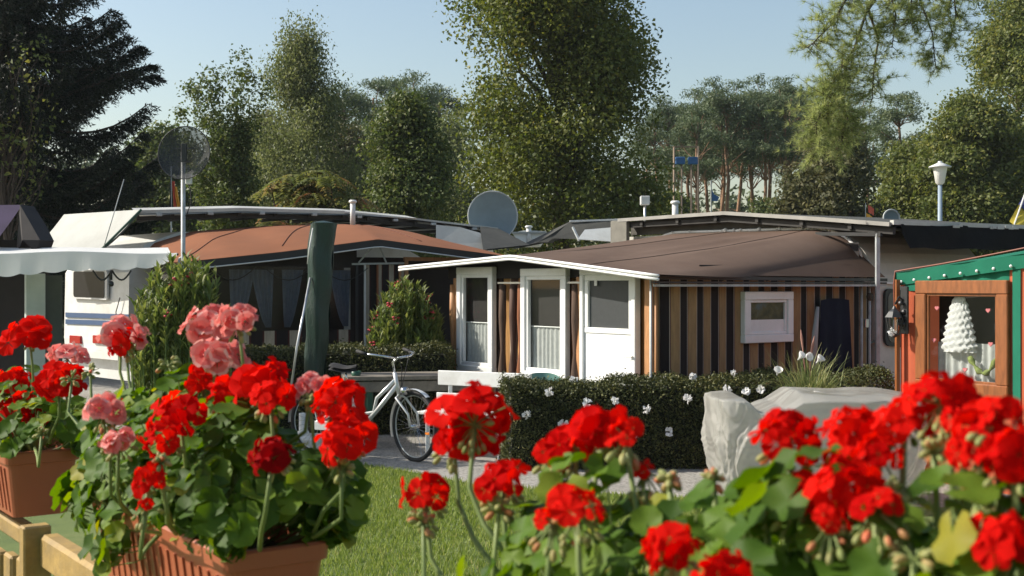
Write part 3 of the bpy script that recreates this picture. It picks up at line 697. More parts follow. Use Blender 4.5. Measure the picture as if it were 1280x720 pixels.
# white keder edge along the canopy and along the caravan rail
mb = MB()
for q in range(2):
    pts = [RW(tr+(tl-tr)*i/24, -OV-0.012, front_z(tr+(tl-tr)*i/24)-0.012-0.034*q) for i in range(25)]
    mb.tube(pts, 0.016, 6)
mb.build('canopy_trim', white_pvc, aw, True)
mb = MB(); mb.tube([RW(bt0+(bt1-bt0)*u, LB-0.02, back_z(bt0+(bt1-bt0)*u)+0.012) for u in [i/50 for i in range(51)]], 0.02, 6)
for i in range(16):
    u = 0.1+0.75*RND.random(); t = bt0+(bt1-bt0)*u; mb.ball(RW(t, LB-0.04, back_z(t)+0.02), RND.uniform(0.012,0.03), 6, 5)
mb.build('rail_piping', white_pvc, aw, True)
# dark side gutter
a0, a1 = RW(tr+0.02, -OV+0.05, zr-0.03), V(onw((C2[0]-A2[0]*0.2, C2[1]-A2[1]*0.2), B2, 1107, 349)); a1 = V((a1.x, a1.y, a1.z))
ea, eb = RW(-0.22, -OV+0.1, zB(826,347,-0.22)), RW(-0.22, tB(1107,-0.22), zB(1107,350,-0.22))
mb = MB(); mb.bar(ea, eb, 0.05, 0.035); mb.bar(ea+V((0,0,-.045)), eb+V((0,0,-.035)), 0.035, 0.02); mb.build('gutter', dark_metal, aw)
mb = MB(); mb.bar(ea+V((0,0,-.075)), eb+V((0,0,-.06)), 0.02, 0.022); mb.build('gutter_edge', alu_paint, aw)
def eave_pt(u, v):
    a = ea.lerp(eb, u)+V((0,0,0.03)); q = roof_pt(0.0, u); q2 = roof_pt(0.02, u); return a.lerp(V((q2.x, q2.y, q2.z-0.01)), v)
mb = MB(); mb.grid(30, 4, eave_pt); mb.build('roof_eave', brown_roof, aw, True)
# striped fabric walls (hung as pleated cloth)
def wall_top(t): return front_z(min(max(t, tr), tl))-0.045
def fw(u, v):
    t = LA*u; n = 0.022*math.sin(t*19+1.2*math.sin(t*5))+0.012*math.sin(t*43)
    return RW(t, 0.05+n*(0.5+0.5*v), wall_top(t)*v)
mb = MB(); mb.grid(150, 6, fw, lambda u, v: (LA*u, v)); mb.build('front_wall', stripe_pleat, aw, True)
def sw(u, v):
    b = LB*u; n = 0.008*math.sin(b*21)+0.012*math.sin(b*7+2); r0 = 0.10*math.exp(-b/0.12)
    return RW(-0.02+n+r0*0.6, 0.02+b, (1.80+0.06*u)*v)
mb = MB(); mb.grid(120, 6, sw, lambda u, v: (LB*u+0.05, v)); mb.build('side_wall', stripe_tan, aw, True)
# black scalloped valance strip inside the side wall
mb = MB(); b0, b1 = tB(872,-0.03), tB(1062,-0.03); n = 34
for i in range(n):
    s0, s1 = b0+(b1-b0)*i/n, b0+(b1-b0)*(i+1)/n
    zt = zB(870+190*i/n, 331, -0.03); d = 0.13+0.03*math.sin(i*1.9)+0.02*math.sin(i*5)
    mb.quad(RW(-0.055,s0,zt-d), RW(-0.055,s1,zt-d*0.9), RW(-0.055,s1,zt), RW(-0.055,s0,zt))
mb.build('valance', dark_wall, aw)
# gable fabric above the windows, canopy shade put in as dark colour
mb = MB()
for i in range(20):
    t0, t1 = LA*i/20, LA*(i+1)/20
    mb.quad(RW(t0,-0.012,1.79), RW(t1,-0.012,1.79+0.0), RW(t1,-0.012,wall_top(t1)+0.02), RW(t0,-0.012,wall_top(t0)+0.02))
mb.build('shaded_gable', dark_wall, aw)
# interior floor and dark lining so that the windows look into a dim room
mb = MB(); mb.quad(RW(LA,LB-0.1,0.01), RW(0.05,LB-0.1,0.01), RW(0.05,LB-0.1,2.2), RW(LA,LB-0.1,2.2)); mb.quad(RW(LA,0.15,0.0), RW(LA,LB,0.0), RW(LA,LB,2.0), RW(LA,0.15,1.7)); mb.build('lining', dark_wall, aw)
mb = MB(); mb.quad(RW(0.05,0.1,0.02), RW(LA,0.1,0.02), RW(LA,LB,0.02), RW(0.05,LB,0.02)); mb.build('floor_mat', table_wood, aw)

def frame_rect(mb, O, ex, ez, w, h, fw_, d, n, bev=0.006):
    """four mitred-looking bars round a w x h opening; O lower-left corner, n outwards"""
    O, ex, ez, n = V(O), V(ex), V(ez), V(n)
    c = O+n*(d/2)
    mb.obox(c+ex*(w/2)+ez*(fw_/2), ex*(w/2), ez*(fw_/2), n*(d/2), bev); mb.obox(c+ex*(w/2)+ez*(h-fw_/2), ex*(w/2), ez*(fw_/2), n*(d/2), bev)
    mb.obox(c+ex*(fw_/2)+ez*(h/2), ex*(fw_/2), ez*(h/2-fw_), n*(d/2-0.002), bev); mb.obox(c+ex*(w-fw_/2)+ez*(h/2), ex*(fw_/2), ez*(h/2-fw_), n*(d/2-0.002), bev)
def curtain(O, ex, w, z0, z1, n, amp=0.02, waves=9, nu=60):
    O, ex, n = V(O), V(ex), V(n); mb = MB()
    mb.grid(nu, 4, lambda u, v: O+ex*(w*u)+V((0,0,z0+(z1-z0)*v))+n*(amp*math.sin(u*waves*6.283+0.6*math.sin(u*11))*(1-0.35*v)))
    return mb
NB = -B3                                           # front wall faces this way
for (p0, p1, ptop, pbot) in ((576,621,334,467), (656,713,335.5,476)):
    t1, t0 = tA(p0,-0.02), tA(p1,-0.02); z1 = (zA(p0,ptop,-0.02)+zA(p1,ptop,-0.02))/2; z0 = (zA(p0,pbot-4,-0.02)+zA(p1,pbot+2,-0.02))/2
    w = t1-t0; wi = thing('x', 'x', 'x') if False else None
    O = RW(t0,-0.02,z0); mb = MB(); frame_rect(mb, O, A3, UP, w, z1-z0, 0.085, 0.07, NB); win = mb.build('window', white_pvc, aw)
    O2 = RW(t0+0.075,-0.02,z0+0.075); mb = MB(); frame_rect(mb, O2, A3, UP, w-0.15, z1-z0-0.15, 0.05, 0.05, NB); mb.build('sash', white_pvc, win)
    mb = MB(); mb.quad(RW(t0+.1,-0.035,z0+.1), RW(t1-.1,-0.035,z0+.1), RW(t1-.1,-0.035,z1-.1), RW(t0+.1,-0.035,z1-.1)); mb.build('glass', glass_clear, win)
    mb = MB(); mb.quad(RW(t0+.06,0.02,z0+.06), RW(t1-.06,0.02,z0+.06), RW(t1-.06,0.02,z1-.06), RW(t0+.06,0.02,z1-.06)); mb.build('dark_backing', dark_wall, win)  # dark sheet standing in for the unlit interior
    curtain(RW(t0+.10,0.0,0), A3, w-0.2, z0+.10, z0+.10+(z1-z0-.2)*0.47, NB, 0.010, 8).build('curtain', lace, win, True)
    mb = MB(); mb.tube([RW(t0+.10,-0.012,z0+.10+(z1-z0-.2)*0.47), RW(t1-.10,-0.012,z0+.10+(z1-z0-.2)*0.47)], 0.008, 6); mb.build('curtain_rod', white_pvc, win)
# door
t1, t0 = tA(731,-0.02), tA(801,-0.02); z1 = zA(766,336,-0.02); z0 = 0.03; w = t1-t0
mb = MB(); frame_rect(mb, RW(t0,-0.02,z0), A3, UP, w, z1-z0, 0.06, 0.08, NB); door = mb.build('door', white_pvc, aw)
zg = zA(766,410,-0.02)
mb = MB(); mb.obox(RW((t0+t1)/2,-0.05,(z0+zg)/2+0.02), A3*(w/2-0.06), B3*0.02, UP*((zg-z0)/2-0.06), 0.004); mb.build('lower_panel', white_pvc, door)
mb = MB(); frame_rect(mb, RW(t0+.062,-0.03,zg-0.06), A3, UP, w-.124, z1-zg, 0.06, 0.05, NB); mb.build('sash', white_pvc, door)
mb = MB(); mb.quad(RW(t0+.115,-0.05,zg-.01), RW(t1-.115,-0.05,zg-.01), RW(t1-.115,-0.05,z1-.11), RW(t0+.115,-0.05,z1-.11)); mb.build('insect_screen', screen_dark, door)
mb = MB(); hp = RW(tA(792,-0.09), -0.09, zA(792,446,-0.09)); mb.tube([hp-NB*0.02, hp+NB*0.03, hp+NB*0.03+A3*0.11], 0.009, 6); mb.obox(hp-V((0,0,.06)), A3*0.015, NB*0.006, UP*0.09, 0.003); mb.build('handle', alu, door)
mb = MB(); q = RW(tA(746,-0.06), -0.075, zA(746,353,-0.06)); mb.obox(q, A3*0.02, NB*0.004, UP*0.035, 0.003); mb.build('sticker', white_paint, door)
# wooden posts and tied-back fabric rolls
for px in (570, 724, 811):
    t = tA(px,-0.03); mb = MB(); mb.obox(RW(t,-0.03,0.9), A3*(0.03 if px != 811 else 0.045), B3*0.02, UP*0.9, 0.004); mb.build('post', wood_orange, aw)
for px, k in ((566,0),(628,1),(641,2),(651,3),(719,4)):
    t = tA(px,-0.05); mb = MB()
    mb.tube([RW(t+0.01*math.sin(k), -0.045, 0.35), RW(t,-0.05,0.75), RW(t+0.015,-0.035,0.98), RW(t-0.01,-0.055,1.35), RW(t,-0.045,1.72)], [0.03,0.05,0.026,0.045,0.04], 9)
    mb.build('rolled_blind', [wood_orange, purple_cloth, stripe_pleat, orange_roof, brown_roof][k] if k != 1 else brown_roof, aw, True)
for px, top in ((638,1.79),(722,1.79)):
    mb = MB(); mb.bar(RW(tA(px-15,-0.06),-0.06,top-0.05), RW(tA(px+(15 if px < 700 else 7),-0.06),-0.06,top-0.05), 0.02, 0.02); mb.build('curtain_rail', alu, aw)
# corner poles
for t, b, r_, m in ((-0.06,-0.06,0.014,wood_orange),(-0.16,-0.22,0.012,light_box)):
    mb = MB(); mb.tube([RW(t,b,0), RW(t,b,1.8)], r_, 8); mb.build('pole', m, aw, True)
for px in (1077, 1087):
    b = tB(px,-0.1); mb = MB(); mb.tube([RW(-0.1,b,0), RW(-0.1,b,1.80)], 0.016, 8); mb.build('pole', alu_paint, aw, True)
# side window
OB = RW(-0.05,0,0); b0, b1 = tB(927,-0.05), tB(988,-0.05); z1 = (zB(927,365,-0.05)+zB(988,364,-0.05))/2; z0 = (zB(927,429,-0.05)+zB(988,427,-0.05))/2; NA = -A3
mb = MB(); frame_rect(mb, RW(-0.03,b0,z0), B3, UP, b1-b0, z1-z0, 0.085, 0.07, NA); win = mb.build('window', white_pvc, aw); win['label'] = 'small white framed window in the striped side'
mb = MB(); frame_rect(mb, RW(-0.03,b0+.085,z0+.085), B3, UP, b1-b0-.17, z1-z0-.17, 0.03, 0.05, NA); mb.build('sash', white_pvc, win)
def picmat():  # reflected scene painted into the pane as mottled colour
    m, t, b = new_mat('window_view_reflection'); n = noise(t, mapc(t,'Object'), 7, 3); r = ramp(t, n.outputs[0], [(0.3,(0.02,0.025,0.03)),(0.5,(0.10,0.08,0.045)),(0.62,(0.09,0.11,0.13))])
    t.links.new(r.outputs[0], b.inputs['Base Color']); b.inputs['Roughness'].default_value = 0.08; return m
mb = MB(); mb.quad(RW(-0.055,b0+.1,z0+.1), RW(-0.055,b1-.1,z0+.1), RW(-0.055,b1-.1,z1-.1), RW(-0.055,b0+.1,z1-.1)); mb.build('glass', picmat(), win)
mb = MB(); mb.quad(RW(-0.062,b0+.115,z0+.115), RW(-0.062,b1-.115,z0+.115), RW(-0.062,b1-.115,z0+.24), RW(-0.062,b0+.115,z0+.24)); mb.build('half_blind', white_paint, win)
# blanket hung from the eave
def bl(u, v):
    bb = (tB(1027,-0.14)+(tB(1062,-0.14)-tB(1027,-0.14))*u); w = 1+0.22*(1-v); bc = tB(1046,-0.14)
    bb = bc+(bb-bc)*w; return RW(-0.13-0.02*math.sin(u*14)*(1.2-v), bb, 0.62+v*(1.55-0.62)+0.02*math.sin(u*3.1)*v)
mb = MB(); mb.grid(24, 10, bl); o = mb.build('hanging_blanket', blue_cloth, None, True); tag(o, 'dark blue blanket hanging against the striped awning side', 'blanket')
mb = MB(); mb.tube([RW(-0.17, tB(1022,-.17), 1.48), RW(-0.19, tB(1017,-.17), 1.2), RW(-0.18, tB(1014,-.17), 0.7)], [0.02,0.035,0.05], 8); o = mb.build('rolled_awning_cloth', flap_grey, None, True); tag(o, 'grey rolled cloth hanging beside the dark blue blanket', 'cloth')

# ---------------------------------------------------------------- the caravan behind it and its rain roof
cv = thing('caravan', 'beige caravan with a rounded end behind the brown awning', 'caravan', RW(2.5, LB+1.1, 0))
def cprof(t0, t1, zt, rnd):
    pts = [(t0+0.02,0.35),(t0,0.9)]
    for i in range(9):
        a = i/8*math.pi/2; pts.append((t0+rnd*(1-math.sin(math.pi/2-a))*1.25*0+rnd*(1-math.cos(a)), zt-0.62*rnd/0.75*(1-math.sin(a))*1.0))
    for i in range(9):
        a = math.pi/2*(1-i/8); pts.append((t1-rnd*(1-math.cos(a)), zt-0.62*rnd/0.75*(1-math.sin(a))))
    pts += [(t1,0.9),(t1-0.02,0.35)]; return pts
prof = cprof(bt0-0.10, bt1+1.2, 2.40, 0.85)
mb = MB(); mb.prism([RW(t, LB+0.03, z) for t, z in prof], B3*2.15); body = mb.build('body', caravan_beige, cv)
# end wall details
ce = bt0-0.10
def EW(px, py, off=0.012): 
    b = tB(px, ce-off); return RW(ce-off, b, zB(px, py, ce-off))
p0, p1, p2, p3 = EW(1104,432), EW(1150,436), EW(1150,358), EW(1104,360)
def round_rect(a, b, d, c_, r, n=5):                # a lower-left, b lower-right, d upper-left
    ex, ez = (b-a), (d-a); w, h = ex.length, ez.length; ex.normalize(); ez.normalize(); out = []
    for cx, cz, s in ((w-r,r,-90),(w-r,h-r,0),(r,h-r,90),(r,r,180)):
        for i in range(n+1):
            an = math.radians(s+90*i/n); out.append(a+ex*(cx+r*math.cos(an))+ez*(cz+r*math.sin(an)))
    return out
rrp = round_rect(p0, p1, p3, None, 0.09)
mb = MB(); mb.prism(rrp, NA*0.03); win = mb.build('window', dark_metal, cv)
mb = MB(); cpt = sum(rrp, V())/len(rrp); mb.prism([cpt+(q-cpt)*0.87+NA*0.024 for q in rrp], NA*0.012); mb.build('pane', mat('tinted_pane', (0.13,0.14,0.13), 0.15, 0.3, 3), win)
mb = MB(); q = EW(1086,371); mb.tube([q, q+NA*0.03], 0.045, 12); mb.build('vent', bark, cv, True)
mb = MB(); q = EW(1083,404); mb.obox(q, B3*0.03, NA*0.015, UP*0.05, 0.006); mb.build('socket', alu, cv)
mb = MB(); q = EW(1092,427); mb.bar(q-B3*0.08, q+B3*0.08, 0.03, 0.02); mb.build('grab_handle', dark_metal, cv)
mb = MB(); q = EW(1098,455,0.05); mb.tube([q-B3*0.1, q, q+B3*0.1-V((0,0,.04)), q+B3*0.2-V((0,0,.09))], 0.012, 6); mb.tube([q-B3*.05-V((0,0,.06)), q+B3*.02], 0.01, 6); mb.build('corner_steady', alu_paint, cv, True)
mb = MB(); mb.bar(EW(1079,352,0.02), EW(1150,356,0.02), 0.03, 0.025); mb.build('trim_strip', white_pvc, cv)
# rain roof over the caravan
rf = thing('rain_roof', 'grey rain roof on posts over the beige caravan, ridge above the brown awning', 'roof', RW(2.0, 4.5, 0))
RT = [(-0.46,2.39),(0.6,2.50),(2.02,2.635),(4.05,2.635)]
def rz(t):
    for (a, b), (c, d) in zip(RT, RT[1:]):
        if t <= c: return b+(d-b)*(t-a)/(c-a)
    return RT[-1][1]
mb = MB(); bf, bb = 3.05, 6.3
for (a, za), (c, zc) in zip(RT, RT[1:]):
    for dz in (0, -0.05):
        q = [RW(a,bf,za+dz), RW(c,bf,zc+dz), RW(c,bb,zc+dz+0.04), RW(a,bb,za+dz+0.04)]
        mb.poly(q if dz else q[::-1])
mb.build('sheet', tarp_dark, rf)
mb = MB()
for (a, za), (c, zc) in zip(RT, RT[1:]): mb.bar(RW(a,bf-0.02,za-0.01), RW(c,bf-0.02,zc-0.01), 0.03, 0.045)
mb.build('edge_trim', mat('grey_beige_trim', (0.30,0.29,0.265), 0.6, 0.2, 4), rf)
mb = MB()
for (a, za), (c, zc) in zip(RT, RT[1:]): mb.bar(RW(a,bf+0.06,za-0.08), RW(c,bf+0.06,zc-0.08), 0.05, 0.08)
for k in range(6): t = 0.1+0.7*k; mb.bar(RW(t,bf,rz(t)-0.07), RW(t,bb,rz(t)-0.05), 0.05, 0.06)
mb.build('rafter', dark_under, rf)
mb = MB(); 
for (a, za), (c, zc) in zip(RT[1:], RT[2:]): mb.quad(RW(a,LB+0.015,za-0.22), RW(c,LB+0.015,zc-0.22), RW(c,LB+0.015,zc-0.05), RW(a,LB+0.015,za-0.05))
mb.build('fascia', mat('fascia_board', (0.085,0.08,0.068), 0.8, 0.3, 5, 20, 0.3), rf)
mb = MB(); mb.bar(RW(-0.47,bf,2.40), RW(-0.47,bb,2.43), 0.05, 0.05); mb.build('edge_trim', roof_grey, rf)
def flap(u, v):
    b = bf+0.12+(bb-bf)*u; return RW(-0.5-0.10*v+0.02*math.sin(u*17+v*4), b, 2.385+0.03*u-0.27*v+0.008*math.sin(u*23))
mb = MB(); mb.grid(50, 5, flap); o = mb.build('side_flap', tarp_black, rf, True); o['label'] = 'black tarpaulin flap along the roof end'
mb = MB()
for u in (0.30,0.33,0.53,0.545,0.58,0.62,0.64,0.67): p = flap(u, 0.0); mb.obox(p+NA*0.015-V((0,0,.008+0.006*math.sin(u*90))), B3*RND.uniform(.03,.09), NA*0.004, UP*0.016, 0.002)
mb.build('torn_edge', roof_grey, rf)
for b in (3.0, ):
    t = tA(1097, b); 
    mb = MB(); mb.bar(RW(t,b,0), RW(t,b,2.28), 0.045, 0.045, (1,0,0), 0.004); mb.build('post', alu_paint, rf)
    mb = MB(); mb.bar(RW(t-0.05,b,2.27), RW(t+0.85,b,2.31), 0.04, 0.04); mb.build('brace', dark_metal, rf)
p = V(onw((C2[0]+B2[0]*bf, C2[1]+B2[1]*bf), A2, 775, 285)); mb = MB(); mb.obox(V((p.x,p.y,2.42)), A3*0.17, B3*0.03, UP*0.2, 0.004); mb.build('end_board', mat('grey_board', (0.20,0.19,0.16), 0.8, 0.25, 5, 25, 0.3), rf)
# vents and box on the roof
def roof_stack(px, py0, py1, Z, r, label, kind):
    q = P(px, py1, Z); zt = zat(py0, Z)
    if kind == 'box':
        rt = thing('roof_light', label, 'lamp', q); mb = MB(); mb.tube([q-V((0,0,.25)), V((q.x,q.y,zt-0.12))], 0.018, 8); mb.build('pole', alu, rt, True)
        mb = MB(); mb.obox((q.x,q.y,zt-0.055), (r,0,0), (0,r,0), (0,0,0.065), 0.008); mb.build('housing', light_box, rt)
    else:
        rt = thing('vent_pipe', label, 'vent pipe', q); mb = MB(); mb.tube([q-V((0,0,.25)), V((q.x,q.y,zt-0.03))], r, 12); mb.build('pipe', light_box, rt, True)
        mb = MB(); mb._lathe(V((q.x,q.y,zt-0.05)), [(r*0.9,0),(r*1.5,0.012),(r*1.5,0.035),(r*1.1,0.05),(0.001,0.052)], 12, UP); mb.build('cap', white_paint, rt, True)
roof_stack(806, 246, 271, 17.5, 0.065, 'white box lamp on a short pole over the grey rain roof', 'box')
roof_stack(844, 251, 270, 17.2, 0.045, 'pale vent pipe on the grey rain roof beside the box lamp', 'v')
roof_stack(441, 250, 263, 18.2, 0.04, 'small white vent pipe on the long roof above the russet awning', 'v')
roof_stack(661, 282, 289, 24.0, 0.05, 'tiny vent on the white caravan roof between the two awnings', 'v')
def dish(px, py, Z, r, label, tilt=(-0.25,-0.95,0.2), m=dish_grey, arm=True):
    c = P(px, py, Z); n = V(tilt).normalized(); rt = thing('satellite_dish', label, 'satellite dish', V((c.x, c.y, c.z-r-0.3)))
    mb = MB(); pr = [(0.001,0.09*r)]+[(r*k/8, 0.09*r-0.0+0.25*r*(k/8)**2-0.0) for k in range(1, 9)]
    mb._lathe(c, [(a, b) for a, b in pr], 40, n); mb._lathe(c-n*0.012, [(a, b) for a, b in pr][::-1], 40, n); mb.build('reflector', m, rt, True)
    mb = MB(); x = n.cross(UP).normalized(); mb.torus(c+n*0.34*r, n, r, 0.012, 40, 6); mb.build('rim', alu_paint, rt, True)
    mb = MB(); mb.tube([c-n*0.05, c-n*0.12-V((0,0,.1)), V((c.x,c.y,0))-V((n.x*.12,n.y*.12,0))], 0.03, 8); mb.build('mast', alu_paint, rt, True)
    if arm: mb = MB(); mb.tube([c-UP*r*0.95+n*.3*r, c+n*r*1.3-UP*r*0.5], 0.012, 6); mb.build('arm', alu_paint, rt, True)
    return rt
dish(615, 271, 20.5, 0.42, 'large grey-blue satellite dish rising behind the dark roof flap', (0.12,-1,0.05), arm=False)
dish(1113, 273, 16.0, 0.11, 'small grey dish peeping over the black tarpaulin flap', (0.1,-1,0.1), arm=False)

# ---------------------------------------------------------------- russet awning and its caravan on the left
K2 = V((-5.44, 17.0, 0)); U3 = V((0.882, 0.471, 0)); V3 = V((0.471, -0.882, 0))
def LW(t, d, z): return V((K2.x+U3.x*t+V3.x*d, K2.y+U3.y*t+V3.y*d, z))      # along the caravan, towards us, up
UC, VC = V((0.73,0.684,0)), V((0.684,-0.73,0))
def LC(t, d, z): return V((K2.x+UC.x*t+VC.x*d, K2.y+UC.y*t+VC.y*d, z))
cl = thing('caravan', 'white caravan with two blue stripes under the pale roof flap', 'caravan', LW(3, -1.1, 0))
mb = MB(); mb.prism([LC(t, -2.2, z) for t, z in [(0.06,0.35),(0.0,0.9),(0.02,1.9),(0.25,2.3),(0.8,2.5),(4.6,2.5),(5.3,2.2),(5.6,1.5),(5.6,0.35)]], VC*2.2); mb.build('body', caravan_white, cl)
K0 = (K2.x, K2.y); VD = (VC.x, VC.y)
def EL(px, py, off=0.01):
    o = (K0[0]-UC.x*off, K0[1]-UC.y*off); return onw(o, VD, px, py)
NU = -UC
for a, b in ((391.5,397.5),(400,406)):
    mb = MB(); q = [EL(82,b-1), EL(161,b+1.5), EL(161,a+1.5), EL(82,a-1)]; mb.prism(q, NU*0.004); mb.build('stripe', blue_stripe, cl)
q0, q1, q3 = EL(92,373), EL(136,375), EL(92,337); rrp = round_rect(q0, q1, q3, None, 0.05)
mb = MB(); mb.prism(rrp, NU*0.03); win = mb.build('window', light_box, cl); cpt = sum(rrp, V())/len(rrp)
mb = MB(); mb.prism([cpt+(q-cpt)*0.88+NU*0.026 for q in rrp], NU*0.01); mb.build('pane', mat('dark_pane', (0.018,0.018,0.02), 0.35, 0.3, 3, spec=0.15), win)
for px in (88, 117):
    mb = MB(); p = EL(px,424); mb.obox(p+VC*0.2, VC*0.2, NU*0.02, UP*0.06, 0.01); mb.build('tail_light', red_light, cl)
mb = MB(); mb.bar(EL(82,440,0.06), EL(150,446,0.06), 0.06, 0.10); mb.build('bumper', caravan_white, cl)
mb = MB(); p = EL(152,400,0.02); mb.obox(p, VC*0.05, NU*0.03, UP*0.03, 0.004); mb.tube([EL(150,372,.03), EL(145,390,.04), EL(146,420,.03)], 0.008, 5); mb.build('lamp_fitting', dark_metal, cl)
# flat rain roof with hanging flap
rl_ = thing('rain_roof', 'long pale grey rain roof over the white caravan, behind the russet awning', 'roof', LW(3,-1,0))
near = [(172,264,16.9),(300,261,17.6),(430,264.5,18.5),(520,273,19.1),(622,285,19.8)]
far_z = 0.06
mb = MB()
for (a, b) in zip(near, near[1:]):
    pa, pb = P(*a), P(*b)
    mb.poly([pa, pb, pb-V3*2.7+V((0,0,far_z)), pa-V3*2.7+V((0,0,far_z))]); mb.poly([pa-UP*.045, pa-V3*2.7+V((0,0,far_z-.045)), pb-V3*2.7+V((0,0,far_z-.045)), pb-UP*.045])
mb.build('sheet', roof_grey, rl_)
mb = MB()
for (a, b) in zip(near, near[1:]): mb.bar(P(*a)+V3*0.01-UP*0.012, P(*b)+V3*0.01-UP*0.012, 0.03, 0.05 if b[0] < 500 else 0.03)
mb.build('edge_trim', roof_grey, rl_)
mb = MB()
for (a, b) in zip(near[:4], near[1:4]):
    pa, pb = P(*a)+V3*.05-UP*.055, P(*b)+V3*.05-UP*(.055 if b[0] < 500 else .0); mb.poly([pa, pb, P(*b)-V3*.45+UP*.07, P(*a)-V3*.45+UP*.07])
mb.build('eave_sheet', roof_grey, rl_)
mb = MB()
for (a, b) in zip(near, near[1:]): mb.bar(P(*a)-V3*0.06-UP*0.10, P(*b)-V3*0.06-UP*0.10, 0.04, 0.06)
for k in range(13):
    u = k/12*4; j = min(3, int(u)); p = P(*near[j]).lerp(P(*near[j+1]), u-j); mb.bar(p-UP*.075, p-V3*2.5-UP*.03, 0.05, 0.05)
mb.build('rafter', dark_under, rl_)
mb = MB()
for k in range(8):
    u = (k+.4)/8*4; j = min(3, int(u)); p = P(*near[j]).lerp(P(*near[j+1]), u-j); mb.obox(p-UP*.06+V3*.02, U3*.04, V3*.03, UP*.02, 0.004)
mb.build('bracket', alu_paint, rl_)
f1, f2, f3, f4 = P(176,262,16.85), P(80,268,18.3), P(38,314,17.9), P(126,312,16.45)
mb = MB(); mb.grid(10, 10, lambda u, v: f1.lerp(f2, u).lerp(f4.lerp(f3, u), v)+V((0,0,-0.04*math.sin(v*3.14))))
mb.grid(10, 10, lambda u, v: f2.lerp(f1, u).lerp(f3.lerp(f4, u), v)+V((0.01,0.01,-0.02-0.04*math.sin(v*3.14)))); o = mb.build('end_flap', flap_grey, rl_, True); o['label'] = 'pale grey sloping tarpaulin at the roof end'
mb = MB(); mb.bar(f1+V((0.01,-.01,0)), f4+V((0.01,-.01,0)), 0.02, 0.03); mb.build('flap_edge', green_paint, rl_)
g1, g2, g3, g4 = P(600,283,19.6), P(622,285,19.8), P(662,306,19.4), P(604,312,18.2)
mb = MB(); mb.poly([g1,g4,g3,g2]); mb.poly([q+V((0,.02,-.02)) for q in (g2,g3,g4,g1)]); o = mb.build('end_flap', tarp_dark, rl_); o['label'] = 'dark olive tarpaulin slope at the other roof end'
g1, g2, g3, g4 = P(545,281,18.9), P(600,291,19.2), P(618,318,18.8), P(545,305,18.6)
mb = MB(); mb.poly([g1,P(575,284,19.05),g2,P(612,303,19.0),g3,g4]); mb.build('pale_panel', flap_grey, rl_)
# awning proper
al = thing('awning_tent', 'caravan awning with russet canvas roof and curtained dark front', 'awning', LW(2.4, 1.3, 0))
t0L, DL = 0.15, 2.55
def tLpx(px, d): o = LW(0,d,0); return tpx((o.x,o.y), (U3.x,U3.y), px)
def zLpx(px, py, d): o = LW(0,d,0); return onw((o.x,o.y), (U3.x,U3.y), px, py).z
fl = [(tLpx(222,DL), zLpx(222,328,DL)), (tLpx(350,DL), zLpx(350,315,DL)), (tLpx(473,DL), zLpx(473,299,DL)), (tLpx(640,DL), zLpx(640,321,DL))]
def fz(t):
    for (a, b), (c, d) in zip(fl, fl[1:]):
        if t <= c: return b+(d-b)*(t-a)/(c-a)
    return fl[-1][1]
bk = [(0.1,2.05),(0.35,2.32),(0.9,2.50),(2.2,2.62),(3.6,2.66),(4.6,2.5),(5.4,2.25)]
def bz(t):
    for (a, b), (c, d) in zip(bk, bk[1:]):
        if t <= c: return b+(d-b)*(t-a)/(c-a)
    return bk[-1][1]
def rp(u, v):
    tf = fl[0][0]+(fl[-1][0]-fl[0][0])*u; tb = 0.1+5.2*u; a = LW(tf, DL, fz(tf)); b = LW(tb, 0.05, bz(tb)); p = a.lerp(b, v); p.z += 0.05*math.sin(v*3.14)*(0.4+math.sin(u*3.14))-0.012*math.sin(v*3.14)*math.sin(u*31); return p
mb = MB(); mb.grid(60, 14, rp); mb.grid(60, 14, lambda u, v: rp(1-u, v)-V((0,0,.012))); mb.build('roof', orange_roof, al, True)
mb = MB()
for k, (u0, u1) in enumerate(((0.03,0.32),(0.30,0.5),(0.72,0.62))): mb.tube([rp(u0+(u1-u0)*i/12, 0.12+0.85*i/12)+V((0,0,.004)) for i in range(13)], 0.007, 4)
mb.build('seam', mat('seam_dark', (0.14,0.05,0.03), 0.9, 0.2, 8), al, True)
mb = MB(); pts = [LW(fl[0][0]+(fl[-1][0]-fl[0][0])*i/40, DL+0.02, fz(fl[0][0]+(fl[-1][0]-fl[0][0])*i/40)) for i in range(41)]
for a, b in zip(pts, pts[1:]): mb.bar(a-UP*.05, b-UP*.05, 0.03, 0.085)
mb.build('eave_band', mat('black_eave', (0.02,0.018,0.017), 0.6, 0.3, 6), al)
mb = MB(); mb.tube([p-UP*.10+V3*.02 for p in pts], 0.009, 5); mb.build('eave_cord', light_box, al, True)
